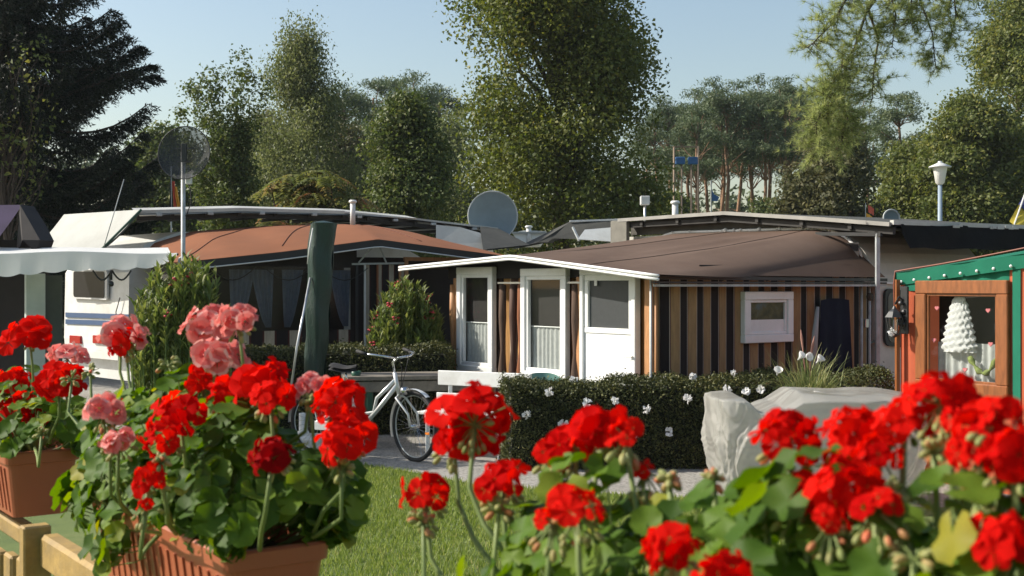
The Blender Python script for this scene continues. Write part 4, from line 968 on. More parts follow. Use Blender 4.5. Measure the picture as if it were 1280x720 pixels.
# walls: striped dado, dark windows with blue-grey curtains
tw0, tw1, tw2 = 0.3, tLpx(446,DL-0.3), tLpx(505,DL-0.3)
dW = DL-0.3
def LWz(py, px): return zLpx(px, py, dW)
mb = MB(); mb.grid(60, 3, lambda u, v: LW(tw0+(tw1-tw0)*u, dW+0.006*math.sin(u*40), 0.05+v*1.07), lambda u, v: ((tw1-tw0)*u, v)); mb.build('dado', stripe_cream, al, True)
mb = MB(); mb.grid(30, 3, lambda u, v: LW(tw1+(tw2-tw1)*u, dW, 0.05+v*1.95), lambda u, v: ((tw2-tw1)*u*1.9+0.12, v)); mb.build('side_panel', stripe_cream, al, True)
mb = MB(); mb.quad(LW(tw0,dW-0.5,1.1), LW(tw1,dW-0.5,1.1), LW(tw1,dW-0.5,2.2), LW(tw0,dW-0.5,2.1)); mb.build('window_backing', dark_wall, al); mb = MB(); mb.quad(LW(tw0,dW,1.95), LW(tw1,dW,1.95), LW(tw1,dW,2.25), LW(tw0,dW,2.02)); mb.build('fascia', dark_wall, al); mb = MB(); mb.quad(LW(tw0,0.1,0), LW(tw0,dW,0), LW(tw0,dW,1.95), LW(tw0,0.1,2.0)); mb.build('end_wall', dark_wall, al); mb = MB(); mb.quad(LW(tw2,0.15,0), LW(5.2,0.15,0), LW(5.2,0.15,2.15), LW(tw2,0.15,2.15)); mb.build('porch_dark_sheet', dark_wall, al)  # window backing and porch sheet hold the interior's shade as dark colour
mb = MB(); mb.quad(LW(tw0,dW+.004,1.12), LW(tw1,dW+.004,1.12), LW(tw1,dW+.004,1.96), LW(tw0,dW+.004,1.96)); mb.build('window_film', glassmat('window_film', (0.80,0.80,0.81), 0.03, 0.12), al)
for px, wd, sgn in ((303,26,-1),(328,24,1),(366,22,-1),(425,24,1)):
    def cf(u, v, px=px, wd=wd, sgn=sgn):
        w = 0.25+0.75*abs(v)**0.7; uu = u if sgn > 0 else 1-u
        t = tLpx(px, dW-0.12); ww = wd/88.0*1.15; off = ww*(uu-0.5)*w+sgn*ww*0.35*(1-w)
        return LW(t+off, dW-0.12+0.02*math.sin(u*30), 1.16+v*0.76)
    mb = MB(); mb.grid(28, 8, cf); mb.build('curtain', blue_curtain, al, True)
for px, m, w in ((456,light_box,.022),(446,dark_metal,.03),(472,wood_warm,.02),(500,wood_orange,.03)):
    mb = MB(); t = tLpx(px, dW+.04); mb.obox(LW(t,dW+.04,1.0), U3*w/2, V3*.015, UP*1.0, 0.003); mb.build('post', m, al)
mb = MB(); mb.bar(LW(tLpx(440,dW+.05),dW+.05,2.0), LW(tLpx(505,dW+.05),dW+.05,2.02), 0.025, 0.025); mb.tube([LW(tLpx(455,dW+.3),dW+.1,2.02), LW(tLpx(473,DL),DL-0.03,2.3)], 0.012, 6); mb.tube([LW(tLpx(490,dW+.3),dW+.1,2.02), LW(tLpx(473,DL),DL-0.03,2.3)], 0.012, 6); mb.build('gable_strut', alu_paint, al)
mb = MB(); mb.bar(LW(tLpx(508,dW),dW,0), LW(tLpx(508,dW),dW,2.1), 0.05, 0.05, (1,0,0)); mb.bar(LW(tLpx(505,dW),dW,2.08), LW(tLpx(600,dW),dW,2.08), 0.05, 0.05); mb.build('porch_frame', wood_orange, al)
mb = MB(); 
for i in range(3):
    a = LW(tLpx(262+70*i,dW+.1),dW+.1,1.93); b = LW(tLpx(320+70*i,dW+.1),dW+.1,1.95); mb.tube([a.lerp(b,k/8)-UP*0.16*math.sin(k/8*3.14) for k in range(9)], 0.006, 4)
mb.build('light_string', dark_metal, al, True)

# ---------------------------------------------------------------- caravans seen between the two awnings
cm = thing('caravan', 'dark-roofed caravan with a white flank between the two awnings', 'caravan', P(730,300,20)*1)
mb = MB(); mb.poly([P(690,298,19.6),P(712,277,20),P(765,275,20),P(770,300,19.6)]); mb.poly([P(640,312,20.4),P(690,298,19.9),P(712,277,20.3),P(700,300,20.6)]); mb.prism([P(672,303,19.7),P(713,278,20),P(772,275.5,20.1),P(772,279,20.1),P(716,283,20),P(684,303,19.7)], (0.1,0.9,0.02)); mb.build('tarp_roof', tarp_dark, cm)
mb = MB(); mb.prism([P(722,299,19.3),P(731,287,19.4),P(768,284,19.4),P(768,302,19.3)], (0.05,0.3,0)); mb.build('body', caravan_white, cm)
mb = MB(); mb.bar(P(712,276.5,19.95), P(772,274.5,20.0), 0.03, 0.03); mb.build('edge_trim', light_box, cm)
mb = MB(); mb.bar(P(716,284,19.5), P(724,301,19.3), 0.03, 0.03); mb.build('strut', alu_paint, cm)
cm = thing('caravan', 'distant white caravan showing only its roof beside the satellite dish', 'caravan', P(662,300,24))
mb = MB(); mb.prism([P(640,291,24),P(655,288,24),P(683,289,24),P(672,305,24),P(650,305,24)], (0.1,2.0,0)); mb.build('body', caravan_white, cm)
mb = MB(); mb.bar(P(640,291,23.97), P(683,290.5,23.97), 0.05, 0.04); mb.build('roof_edge', flap_grey, cm)

# ---------------------------------------------------------------- white scalloped canopy and the tents at the left
Zc = 12.6
cn = thing('canopy', 'white canvas canopy with a scalloped valance in front of the blue-striped caravan', 'canopy', P(110,358,Zc)*1)
def ctop(u):  return P(-60+282*u, 316+1.5*math.sin(u*9)-0.5*u, Zc-0.25*u)
def cback(u): return P(-60+270*u, 309-1.0*math.sin(u*14)*0.6+1.0*u, Zc+1.6)
mb = MB(); mb.grid(40, 6, lambda u, v: ctop(u).lerp(cback(u), v)-V((0,0,0.05*math.sin(v*3.14)))); mb.build('canvas', white_canvas, cn, True)
def val(u, v):
    p = ctop(u); d = (0.19*(1-u)**0.45+0.055)*(1 if u < 0.94 else (1-u)/0.06*0.7+0.3); sc_ = 0.022*abs(math.sin(u*9.7*math.pi)); return p+V((0,-0.015-0.03*v+0.004*math.sin(u*37)*v,-v*(d+sc_)))
mb = MB(); mb.grid(200, 4, val); mb.build('valance', white_canvas, cn, True)
mb = MB(); mb.tube([ctop(i/20)+V((0,.02,-.015)) for i in range(21)], 0.014, 6); mb.build('rod', dark_metal, cn, True)
mb = MB(); a = P(54,352,Zc+.5); mb.obox((a.x-0.09,a.y,0.92), (0.085,0.05,0), (-0.03,0.05,0), (0,0,0.92), 0.006); mb.build('post', mat('lit_post_canvas', (0.42,0.47,0.45), 0.8, 0.12, 5, 30, 0.15), cn)  # left side of the post, its lit tone put into the colour
mb = MB(); mb.obox((a.x+0.075,a.y+0.1,0.92), (0.085,0.02,0), (0,0.02,0), (0,0,0.90), 0.004); mb.build('post_shaded_side', mat('shaded_post_canvas', (0.06,0.07,0.065), 0.85, 0.15, 5), cn)  # right side of the post, its shade put in as dark colour
mb = MB()
for px in (128,152):
    q = P(px,338,Zc-.1); mb.tube([q+V((0.2*(i/8-.5),0,-0.10*math.sin(i/8*3.14))) for i in range(9)], 0.01, 5)
q = P(139,338,Zc-.12); mb.tube([q, q-UP*.1], 0.012, 6); mb.ball(q-UP*.14, 0.03, 8, 6)
mb.build('tie_cord', dark_metal, cn, True)
tp = thing('purple_tent', 'tent with a purple-grey roof slope, wall coloured dark for shade behind the white canopy', 'tent', P(-30,358,14.5))
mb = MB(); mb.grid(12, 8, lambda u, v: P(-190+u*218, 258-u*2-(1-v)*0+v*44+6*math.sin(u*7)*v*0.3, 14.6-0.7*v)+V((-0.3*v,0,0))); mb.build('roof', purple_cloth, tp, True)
mb = MB(); mb.quad(P(-220,500,14.4), P(62,500,14.4), P(62,300,14.4), P(-220,300,14.4)); mb.prism([P(25,256,14.5),P(40,280,14.3),P(50,300,14.1),P(44,316,14.1),P(28,300,14.1),P(20,320,14.2)], (0.05,0.3,0)); mb.build('wall', dark_wall, tp)  # dark wall sheet added for the shade under the canopy, dark cloth beside it
from mathutils import noise as mnoise
# ---------------------------------------------------------------- hedges
def hedge(name, label, a, b, depth, h0, h1, n, seed, size=0.026):
    a, b = V((a[0],a[1],0)), V((b[0],b[1],0)); e = (b-a).normalized(); nf = V((e.y,-e.x,0)); L = (b-a).length; mid = (a+b)/2-nf*(depth/2)
    root = thing(name, label, 'hedge', (mid.x, mid.y, 0)); r = np.random.default_rng(seed)
    mb = MB(); mb.obox((mid.x,mid.y,(h0+h1)/4-0.02), e*(L/2-0.06), nf*(depth/2-0.06), UP*((h0+h1)/4-0.04)); mb.build('core', g_hedgeb, root)
    A_, E_, N_ = np.array(a), np.array(e), np.array(nf); areas = np.array([L*h0, L*depth*1.5, depth*h0*1.2, depth*h0, L*h0*0.3]); k = r.choice(5, n, p=areas/areas.sum())
    s = r.random(n)*L; d = r.random(n)*depth; z = r.random(n); H = h0+(h1-h0)*s/L+0.022*np.sin(s*5.3+1)+0.016*np.sin(s*13)+0.012*np.sin(s*29+d*9)
    s = np.where(k == 2, 0, np.where(k == 3, L, s)); d = np.where(k == 0, 0, np.where(k == 4, depth, d)); z = np.where(k == 1, 1, z)
    rc = 0.07                                        # rounded shoulders
    zz = z*H; near_top = np.clip((zz-(H-rc))/rc, 0, 1); d = np.where((k == 0), d+rc*near_top**2, d); zz = np.where((k == 1) & (d < rc), zz-(rc-d)*0.8, zz)
    p = A_+E_*s[:,None]-N_*d[:,None]; p[:,2] = zz
    out = np.where((k == 0)[:,None], N_, np.where((k == 1)[:,None], [0,0,1.0], np.where((k == 2)[:,None], -E_, np.where((k == 3)[:,None], E_, -N_))))
    p = p+out*r.normal(0.004, 0.022, n)[:,None]+r.normal(0, 0.006, (n,3)); nr = nrm(out*0.6+r.normal(size=(n,3))*0.7+[0,0,.2]); dd = np.cross(nr, r.normal(size=(n,3)))+out*0.5
    sz = size*r.uniform(0.6,1.4,n); v, f = leaf_quads(p, dd, nr, sz, sz*0.5); v -= np.array([mid.x,mid.y,0])
    rn = r.random(n)*0.75+0.25*(np.sin(s*4.1)*np.sin(zz*7+s)*0.5+0.5)
    place('foliage', np_mesh('foliage', v, f, g_hedge, rn), (mid.x,mid.y,0), root); return root
ha = P(632,358,11.08); hb = P(1119,358,11.22)
hedge('hedge', 'clipped dark hedge studded with white paper roses, before the brown awning', ha, hb, 0.52, 0.755, 0.86, 62000, 5)
ha2 = P(262,358,13.7); hb2 = P(562,358,13.75)
hedge('hedge', 'clipped low hedge in front of the russet awning, behind the picnic table', ha2, hb2, 0.6, 0.96, 0.98, 36000, 6, 0.03)
# ---- white crepe roses
def rose_mesh(seed):
    rr = random.Random(seed); mb = MB()
    for i in range(16):
        d = V((rr.gauss(0,1), rr.gauss(0,1), rr.gauss(0,1)+0.3)).normalized(); x = d.cross(V((rr.random(),rr.random(),1))).normalized(); y = d.cross(x); q = 0.55+rr.random()*0.4
        pts = [d*0.15, d*0.6*q+x*0.4, d*q+x*0.25+y*0.15, d*q-y*0.1-x*0.3, d*0.55*q-x*0.42+y*.1]
        mb.poly([pts[0],pts[1],pts[2]]); mb.poly([pts[0],pts[2],pts[3]]); mb.poly([pts[0],pts[3],pts[4]])
    return mb.mesh('paper_rose', paper_white, None, False)
RM = [rose_mesh(s) for s in (1,2,3)]
for i, (px, py, dz) in enumerate([(687,490,0),(734,504,0),(769,501,0),(659,518,0),(704,529,0),(808,512,0),(860,498,0),(836,540,0),(829,474,1),(866,471,1),(909,487,0),(718,476,1),(776,474,1),(918,467,1),(933,489,0),(951,487,0),(650,489,1),(790,545,0)]):
    Z = 11.05 if dz == 0 else 11.35
    o = place('paper_rose', RM[i % 3], P(px, py, Z), None, (RND.uniform(0,6),RND.uniform(0,6),RND.uniform(0,6)), 0.048+0.014*RND.random())
    tag(o, 'crumpled white paper rose fastened to the dark hedge', 'paper rose', 'white paper roses on the hedge')
# ---- tuft of long grass with white lilies at the right end of the hedge
gx = P(1012,358,10.7); rt = thing('grass_clump', 'clump of long arching grass with white flowers in front of the hedge', 'plant', (gx.x,gx.y,0))
r = np.random.default_rng(17); vs, fs, rn = [], [], []
for i in range(430):
    a = r.uniform(0,6.283); L = r.uniform(0.45,0.88); b0 = np.array([gx.x+r.normal(0,.07), gx.y+r.normal(0,.05), 0.58]); d = np.array([math.cos(a),math.sin(a),0]); w = r.uniform(.003,.007); s = np.array([-d[1],d[0],0]); le = r.uniform(.35,1.0); n0 = len(vs)
    for k in range(6):
        u = k/5; c = b0+d*L*le*u*0.75+np.array([0,0,L*(1.05*u-1.0*le*u*u*0.85)]); ww = w*(1-u*0.9); vs += [c-s*ww, c+s*ww]
    q = r.random()
    for k in range(5): fs.append((n0+2*k,n0+2*k+1,n0+2*k+3,n0+2*k+2)); rn.append(q)
place('blades', np_mesh('blades', np.array(vs)-np.array([gx.x,gx.y,0]), fs, g_reed, rn), (gx.x,gx.y,0), rt)
for px, py in ((972,466),(1008,446),(1023,451),(1000,447)):
    q = P(px,py,10.6); mb = MB(); mb._lathe(q, [(0.004,-0.03),(0.012,0),(0.034,0.03),(0.042,0.045)], 8, V((RND.uniform(-.6,.6),-0.4,RND.uniform(0,.8))).normalized()); mb.build('lily', paper_white, rt, True)
    mb = MB(); mb.tube([q, (q+V((gx.x,gx.y,.7)))/2+V((0,0,.05)), V((gx.x,gx.y,.55))], 0.004, 4); mb.build('stalk', m_stem, rt, True)
for px, py, lean in ((1001,412,3),(1018,420,-5)):
    q = P(px,py,10.75); q2 = P(px+lean,py+28,10.75); mb = MB(); mb.tube([q, q.lerp(q2,.4), q2, V((gx.x,gx.y,.55))], [0.003,0.013,0.006,0.003], 6); mb.build('plume', mat('dry_plume', (0.33,0.17,0.13), 0.9, 0.2, 30), rt, True)

# ---------------------------------------------------------------- oleanders
def oleander(label, px, Z, top, halfw, n, seed, flw):
    x = P(px,358,Z).x; H = zat(top, Z); rt = thing('oleander_shrub', label, 'shrub', (x,Z,0)); r = np.random.default_rng(seed); mb = MB(); cs, ds, ns, L = [], [], [], []; fl_ = []
    for i in range(n):
        a = r.uniform(0,6.283); sp = halfw*r.random()**0.5; h = H*(1-0.30*(sp/halfw)**3)*r.uniform(0.55,1.0)**.6; tip = np.array([x+math.cos(a)*sp, Z+math.sin(a)*sp*0.8, h]); b = np.array([x+math.cos(a)*sp*0.25, Z+math.sin(a)*sp*.25, 0.05]); mid = (b+tip)/2+np.array([math.cos(a),math.sin(a),0])*sp*0.32
        mb.tube([tuple(b),tuple(mid),tuple(tip)], [0.009,0.007,0.004], 4, False)
        for k in range(58):
            u = 0.25+0.75*r.random()**0.7; p = (1-u)**2*b+2*u*(1-u)*mid+u*u*tip; aa = r.uniform(0,6.283); d = np.array([math.cos(aa),math.sin(aa),0.9+0.5*u]); d = d/np.linalg.norm(d); l = r.uniform(.09,.16); cs.append(p+d*l*0.5); ds.append(d); ns.append(np.array([-math.cos(aa),-math.sin(aa),0.8])+r.normal(size=3)*.3); L.append(l)
        if i < flw: fl_.append(tip)
    mb.build('stems', m_stem, rt, True); L = np.array(L); v, f = leaf_quads(np.array(cs), np.array(ds), np.array(ns), L, L*0.21); place('leaves', np_mesh('leaves', v-np.array([x,Z,0]), f, g_oleander, r.random(len(L))), (x,Z,0), rt)
    for t in fl_:
        mb = MB()
        for k in range(6): mb.ball(V(t)+V((r.normal()*.035,r.normal()*.035,r.normal()*.025+.01)), 0.02, 6, 4, (1,1,.6))
        mb.build('blossom', m_oflower, rt, True)
oleander('large oleander growing beside the dish pole, few pink blossoms', 226, 11.7, 322, 0.50, 190, 31, 5)
oleander('round oleander with red blossoms by the low hedge and porch', 508, 14.5, 352, 0.46, 150, 32, 16)

# ---------------------------------------------------------------- mesh dish on its pole
Zd = 13.0; dp = P(229,358,Zd); pd = thing('dish_pole', 'dark see-through mesh satellite dish on a tall grey pole', 'satellite dish', (dp.x,dp.y,0))
mb = MB(); mb.tube([(dp.x,dp.y,0),(dp.x,dp.y,zat(190,Zd))], 0.024, 10); mb.build('pole', alu_paint, pd, True)
q = P(224,358,Zd); mb = MB(); mb.tube([(q.x,q.y,0),(q.x,q.y,zat(323,Zd))], 0.014, 8); mb.tube([(q.x,q.y,zat(323,Zd)),(dp.x,dp.y,zat(321,Zd))], 0.012, 6); mb.build('side_pipe', alu_paint, pd, True)
def meshmat():
    m, t, b = new_mat('perforated_sheet'); b.inputs['Base Color'].default_value = (0.02,0.022,0.024,1); b.inputs['Roughness'].default_value = 0.5
    tr = t.nodes.new('ShaderNodeBsdfTransparent'); ms = t.nodes.new('ShaderNodeMixShader'); n = noise(t, mapc(t,'Object'), 260, 1); r = ramp(t, n.outputs[0], [(0.47,(0.55,0.55,0.55)),(0.53,(0.9,0.9,0.9))]); t.links.new(r.outputs[0], ms.inputs[0])
    t.links.new(tr.outputs[0], ms.inputs[1]); t.links.new(b.outputs[0], ms.inputs[2]); t.links.new(ms.outputs[0], t.nodes['Material Output'].inputs[0]); return m
c = P(232,192,Zd-.08); nv = V((-0.12,-1,0.12)).normalized(); R_ = 0.288
mb = MB(); mb._lathe(c, [(0.001,0)]+[(R_*k/8, 0.16*R_*(k/8)**2) for k in range(1,9)], 40, nv); mb.build('mesh_reflector', meshmat(), pd, True)
mb = MB(); mb.torus(c+nv*0.16*R_, nv, R_, 0.006, 48, 5); mb.build('rim', dark_metal, pd, True)
mb = MB(); mb.obox(c+V((0,-.06,0)), (0.028,0,0), (0,.02,0), (0,0,.10), .004); mb.obox(c+V((0,-.06,.05)), (0.11,0,0), (0,.008,0), (0,0,.008)); mb.obox(c+V((0,-.06,-.09)), (0.08,0,0), (0,.008,0), (0,0,.006)); mb.build('bracket', dark_metal, pd)
mb = MB(); q = P(236,224,Zd-.1); mb.obox(q, (.032,0,0), (0,.03,0), (0,0,.055), .008); mb.build('receiver', light_box, pd)
mb = MB(); mb.tube([q-UP*.05, q+V((.02,0,-.12)), q+V((0.01,0.05,-.25)), V((dp.x+.03,dp.y,q.z-.4))], .006, 5); mb.build('cable', dark_metal, pd, True)
mb = MB(); mb.tube([P(155,224,14.5), P(130,308,14.5)], .006, 5); o = mb.build('whip_antenna', alu_paint, None, True); tag(o, 'thin whip antenna leaning over the pale roof flap', 'antenna')

# ---------------------------------------------------------------- covered parasol, its base, leaning pole
Zp = 13.0; pa = thing('parasol', 'closed parasol in a dark green cover standing by the low hedge', 'parasol', P(392,560,Zp)); pc, pb = P(404,279,Zp), P(392,478,Zp)
mb = MB(); mb.grid(28, 24, lambda u, v: pb.lerp(pc, v)+V((math.cos(u*6.2832),math.sin(u*6.2832),0))*(0.108+0.034*v+0.010*math.sin(u*6.283*5+v*6)+0.010*math.sin(v*19+u*9))*(1 if 0.02 < v else 0.85)); mb.grid(28, 1, lambda u, v: pc+V((math.cos(u*6.2832),math.sin(u*6.2832),0))*(0.14*(1-v))+UP*(0.03*v)); mb.build('cover', dark_green_cloth, pa, True)
mb = MB(); g_ = P(380,560,12.52); mb.tube([V((g_.x,g_.y,0.05)), pb+V((0,0,.1))], 0.022, 8); mb.build('mast', dark_metal, pa, True)
mb = MB(); mb.tube([P(391,285,Zp-.15), P(387,310,Zp-.13), P(384,330,Zp-.13)], [.006,.01,.004], 5); mb.build('cover_edge', light_box, pa, True)
bs = P(373,558,12.5); mb = MB(); mb.obox((bs.x,bs.y,.075), (.26,0,0), (0,.22,0), (0,0,.072), .02); base = mb.build('base_slab', white_paint, pa)
mb = MB(); mb._lathe(V((bs.x+.05,bs.y,.14)), [(.07,0),(.06,.05),(.045,.06),(.045,.24),(.001,.245)], 14, UP); mb.build('socket', white_paint, pa, True)
mb = MB(); mb.tube([P(388,347,12.9), P(371,434,12.75), P(362,500,12.65)], .014, 7); o = mb.build('leaning_pole', alu, None, True); tag(o, 'thin pale pole leaning beside the green covered parasol', 'pole')

# ---------------------------------------------------------------- picnic table, bench, chair
tb = thing('picnic_table', 'weathered wooden picnic table on dark green legs behind the bicycle', 'table', (-0.95,12.75,0))
ta, tc = P(430,478,12.45), P(612,479,12.75); ex = (tc-ta); ex.z = 0; Lt = ex.length; ex.normalize(); ey = V((-ex.y,ex.x,0)); zt = 0.74
for k in range(4): mb = MB(); mb.obox(V((ta.x,ta.y,zt))+ex*(Lt/2)+ey*(0.07+0.155*k), ex*(Lt/2), ey*0.072, UP*0.022, .005); mb.build('plank', table_wood, tb)
mb = MB(); mb.obox(V((ta.x,ta.y,zt-.09))+ex*(Lt/2)+ey*0.04, ex*(Lt/2-.03), ey*0.02, UP*0.055, .004); mb.build('apron', table_wood, tb)
for u in (0.18, 0.82):
    for k in (0.08, 0.5): mb = MB(); p = V((ta.x,ta.y,0))+ex*(Lt*u)+ey*k; mb.bar(p, p+UP*(zt-.03), .09, .06, (1,0,0), .006); mb.build('leg', green_paint, tb)
mb = MB(); p = P(445,471,12.6); mb._lathe(V((p.x,p.y,zt+.022)), [(.045,0),(.055,.05),(.05,.05),(.04,.01)], 12, UP); o = mb.build('ashtray', green_paint, None, True); tag(o, 'small dark green ashtray on the picnic table', 'ashtray')
bn = thing('garden_bench', 'white slatted garden bench in front of the awning windows', 'bench', P(605,560,12.4))
ba, bb2 = P(548,462,12.45), P(664,476,11.95); ba.z = 0; bb2.z = 0; ex = (bb2-ba); Lt = ex.length; ex.normalize(); ey = V((ex.y,-ex.x,0))   # ey towards us
for z, h, off in ((0.755,0.075,0),(0.56,0.045,0.03)):
    mb = MB(); mb.obox(ba+ex*(Lt/2)+ey*off+UP*z, ex*(Lt/2), (ey*0.014), UP*h, .006); mb.build('back_slat', white_paint, bn)
for k in range(3): mb = MB(); mb.obox(ba+ex*(Lt/2)+ey*(0.12+0.13*k)+UP*0.43, ex*(Lt/2), ey*0.055, UP*0.014, .005); mb.build('seat_slat', white_paint, bn)
for u in (0.12, 0.88):
    mb = MB(); p = ba+ex*(Lt*u); mb.bar(p-ey*.02, p+UP*.8-ey*.025, .05, .04, (1,0,0), .004); mb.bar(p+ey*.42, p+ey*.42+UP*.42, .05, .04, (1,0,0), .004); mb.bar(p+UP*.405, p+ey*.44+UP*.405, .05, .03); mb.build('leg', white_paint, bn)
gc = thing('garden_chair', 'pale green plastic chair back showing above the hedge', 'chair', P(678,560,12.2)); q = P(678,480,12.2)
mb = MB(); mb.grid(16, 10, lambda u, v: V((q.x+(u-.5)*.40, q.y+0.06*v-0.10*(abs(u-.5)*2)**2, .42+v*(.40-0.06*(abs(u-.5)*2)**3)))); mb.build('backrest', green_plastic, gc, True)
mb = MB(); mb.obox((q.x,q.y-.22,.42), (.21,0,0), (0,.2,0), (0,0,.012), .008); mb.build('seat', green_plastic, gc)
for sx in (-.18,.18):
    for sy in (0.0,-.4): mb = MB(); mb.bar((q.x+sx,q.y+sy,0), (q.x+sx*.92,q.y+sy*.92-.01,.42), .035, .035, (0,1,0)); mb.build('leg', green_plastic, gc)

# ---------------------------------------------------------------- bicycle
bk_ = thing('bicycle', 'silver step-through bicycle parked beside the picnic table', 'bicycle', (-1.45,11.85,0))
rw, fw_ = V((-1.93,12.06,.342)), V((-0.945,11.63,.342)); fd = (fw_-rw); fd.z = 0; fd.normalize(); sd_ = V((-fd.y,fd.x,0))
def BP(x, z, y=0): return V((rw.x,rw.y,0))+fd*x+UP*z+sd_*y
WBs = (fw_-rw).length
def wheel(c, ax, name='wheel'):
    mb = MB(); mb.torus(c, ax, .323, .022, 44, 8); w = mb.build('wheel', black_rubber, bk_, True)
    mb = MB(); mb.torus(c, ax, .300, .006, 44, 6); mb.build('rim', alu_paint, w, True)
    mb = MB(); x = ax.cross(UP).normalized(); y = ax.cross(x)
    for k in range(32):
        a = 6.283*k/32; d = x*math.cos(a)+y*math.sin(a); mb.tube([c+ax*(0.025*(-1)**k)+d*.02, c+d*.30], .0014, 3, False)
    mb.build('spokes', chrome, w)
    mb = MB(); mb.tube([c-ax*.05, c+ax*.05], .02, 10); mb.build('hub', chrome, w, True)
    mb = MB(); q = c+x*.2+y*.05; mb.obox(q, x*.03, y*.012, ax*.006, .003); mb.build('reflector', orange_lens, w)
    return w
wheel(rw, sd_); st = Matrix.Rotation(-0.42, 3, 'Z'); fa = st @ sd_; fdir = st @ fd; wheel(fw_, fa)
hd_b, hd_t = BP(WBs-.17,.64), BP(WBs-.22,.86)
mb = MB(); mb.tube([hd_b, hd_t], .021, 10); mb.tube([BP(WBs-.19,.74), BP(WBs-.40,.50), BP(.47,.29)], .022, 10); mb.tube([BP(WBs-.20,.80), BP(WBs-.42,.60), BP(.62,.46), BP(.40,.42)], .018, 10)
mb.tube([BP(.47,.28), BP(.38,.55), BP(.32,.74)], .018, 10)
for s in (-1,1): mb.tube([BP(.47,.28,.03*s), BP(.2,.31,.05*s), BP(0,.342,.06*s)], .011, 7); mb.tube([BP(.37,.58,.02*s), BP(0,.342,.06*s)], .009, 7)
mb.build('frame', silver_paint, bk_, True)
mb = MB()
for s in (-1,1): mb.tube([hd_b, hd_b+fdir*.02+fa*.055*s-UP*.02, fw_+fa*.055*s-fdir*.03+UP*.12, fw_+fa*.055*s], .012, 8)
mb.build('fork', silver_paint, bk_, True)
mb = MB(); mb.tube([hd_t, hd_t+UP*.10-fd*.02, hd_t+UP*.14+fdir*.04], .012, 8)
hb0 = hd_t+UP*.14+fdir*.04
for s in (-1,1): mb.tube([hb0, hb0+fa*.14*s+UP*.02+fdir*.03, hb0+fa*.25*s+UP*.04-fdir*.06, hb0+fa*.28*s+UP*.05-fdir*.20], .011, 8)
hbar = mb.build('handlebar', chrome, bk_, True)
for s in (-1,1): mb = MB(); mb.tube([hb0+fa*.277*s+UP*.045-fdir*.13, hb0+fa*.285*s+UP*.07-fdir*.27], .017, 8); mb.build('grip', black_rubber, hbar, True)
mb = MB(); mb.tube([hb0+fa*.1+UP*.02, hb0+fa*.12+UP*.10+fdir*.06, hd_b+fdir*.05+UP*.1, hd_b+UP*.02], .004, 5); mb.tube([hb0-fa*.1+UP*.02, hb0-fa*.05+UP*.12+fdir*.05, hb0+fdir*.08-UP*.1, hd_b+fdir*.03], .004, 5); mb.build('brake_cable', black_rubber, bk_, True)
mb = MB(); mb.tube([hd_b+fdir*.04+UP*.05, hd_b+fdir*.11+UP*.05], [.03,.04], 10); mb.build('headlamp', chrome, bk_, True)
mb = MB(); mb.tube([BP(.33,.70), BP(.285,.90)], .013, 8); mb.build('seat_post', chrome, bk_, True)
def sad(u, v):
    L = -0.14+.28*v; w = (0.085*(1-v)**.6+.018)*(1 if v > .04 else .8); return BP(.29+L, .925+.012*math.cos(v*5)-.03*(abs(u-.5)*2)**2, (u-.5)*2*w)
mb = MB(); mb.grid(10, 12, sad); mb.grid(10, 12, lambda u, v: sad(1-u, v)-UP*.035); mb.build('saddle', black_rubber, bk_, True)
def fender(c, d, n, a0, a1):
    mb = MB(); mb.grid(26, 4, lambda u, v: c+(d*math.cos(a0+(a1-a0)*u)+UP*math.sin(a0+(a1-a0)*u))*(.362+.006*math.sin(v*3.14))+n*(v-.5)*.055); return mb
fender(fw_, fdir, fa, -0.05+1.0, 3.5).build('mudguard', silver_paint, bk_, True); fender(rw, fd, sd_, .35, 3.2).build('mudguard', silver_paint, bk_, True)
mb = MB(); mb.tube([BP(-.2,.72,.05), BP(.2,.73,.05)], .008, 6); mb.tube([BP(-.2,.72,-.05), BP(.2,.73,-.05)], .008, 6); mb.tube([BP(-.1,.72,.05), BP(0,.36,.06)], .006, 6); mb.tube([BP(-.1,.72,-.05), BP(0,.36,-.06)], .006, 6); mb.bar(BP(-.2,.72,-.06), BP(-.2,.72,.06), .012, .012); mb.bar(BP(.1,.725,-.06), BP(.1,.725,.06), .012, .012); mb.build('luggage_rack', chrome, bk_)
mb = MB(); mb.obox(BP(.24,.31,-.06), fd*.26, sd_*.012, UP*.045, .01); mb.build('chain_guard', white_paint, bk_)
mb = MB(); mb.tube([BP(.47,.28,-.07), BP(.47,.28,.07)], .02, 8); mb.tube([BP(.47,.28,-.08), BP(.56,.14,-.085)], .011, 6); mb.tube([BP(.47,.28,.08), BP(.38,.42,.085)], .011, 6); cr = mb.build('crank', chrome, bk_, True)
for s, x, z in ((-1,.56,.14),(1,.38,.42)): mb = MB(); mb.obox(BP(x,z,.13*s), fd*.045, sd_*.045, UP*.012, .004); mb.build('pedal', black_rubber, bk_)
mb = MB(); mb.tube([BP(.38,.29,.07), BP(.30,.02,.16)], .009, 6); mb.build('kickstand', chrome, bk_, True)

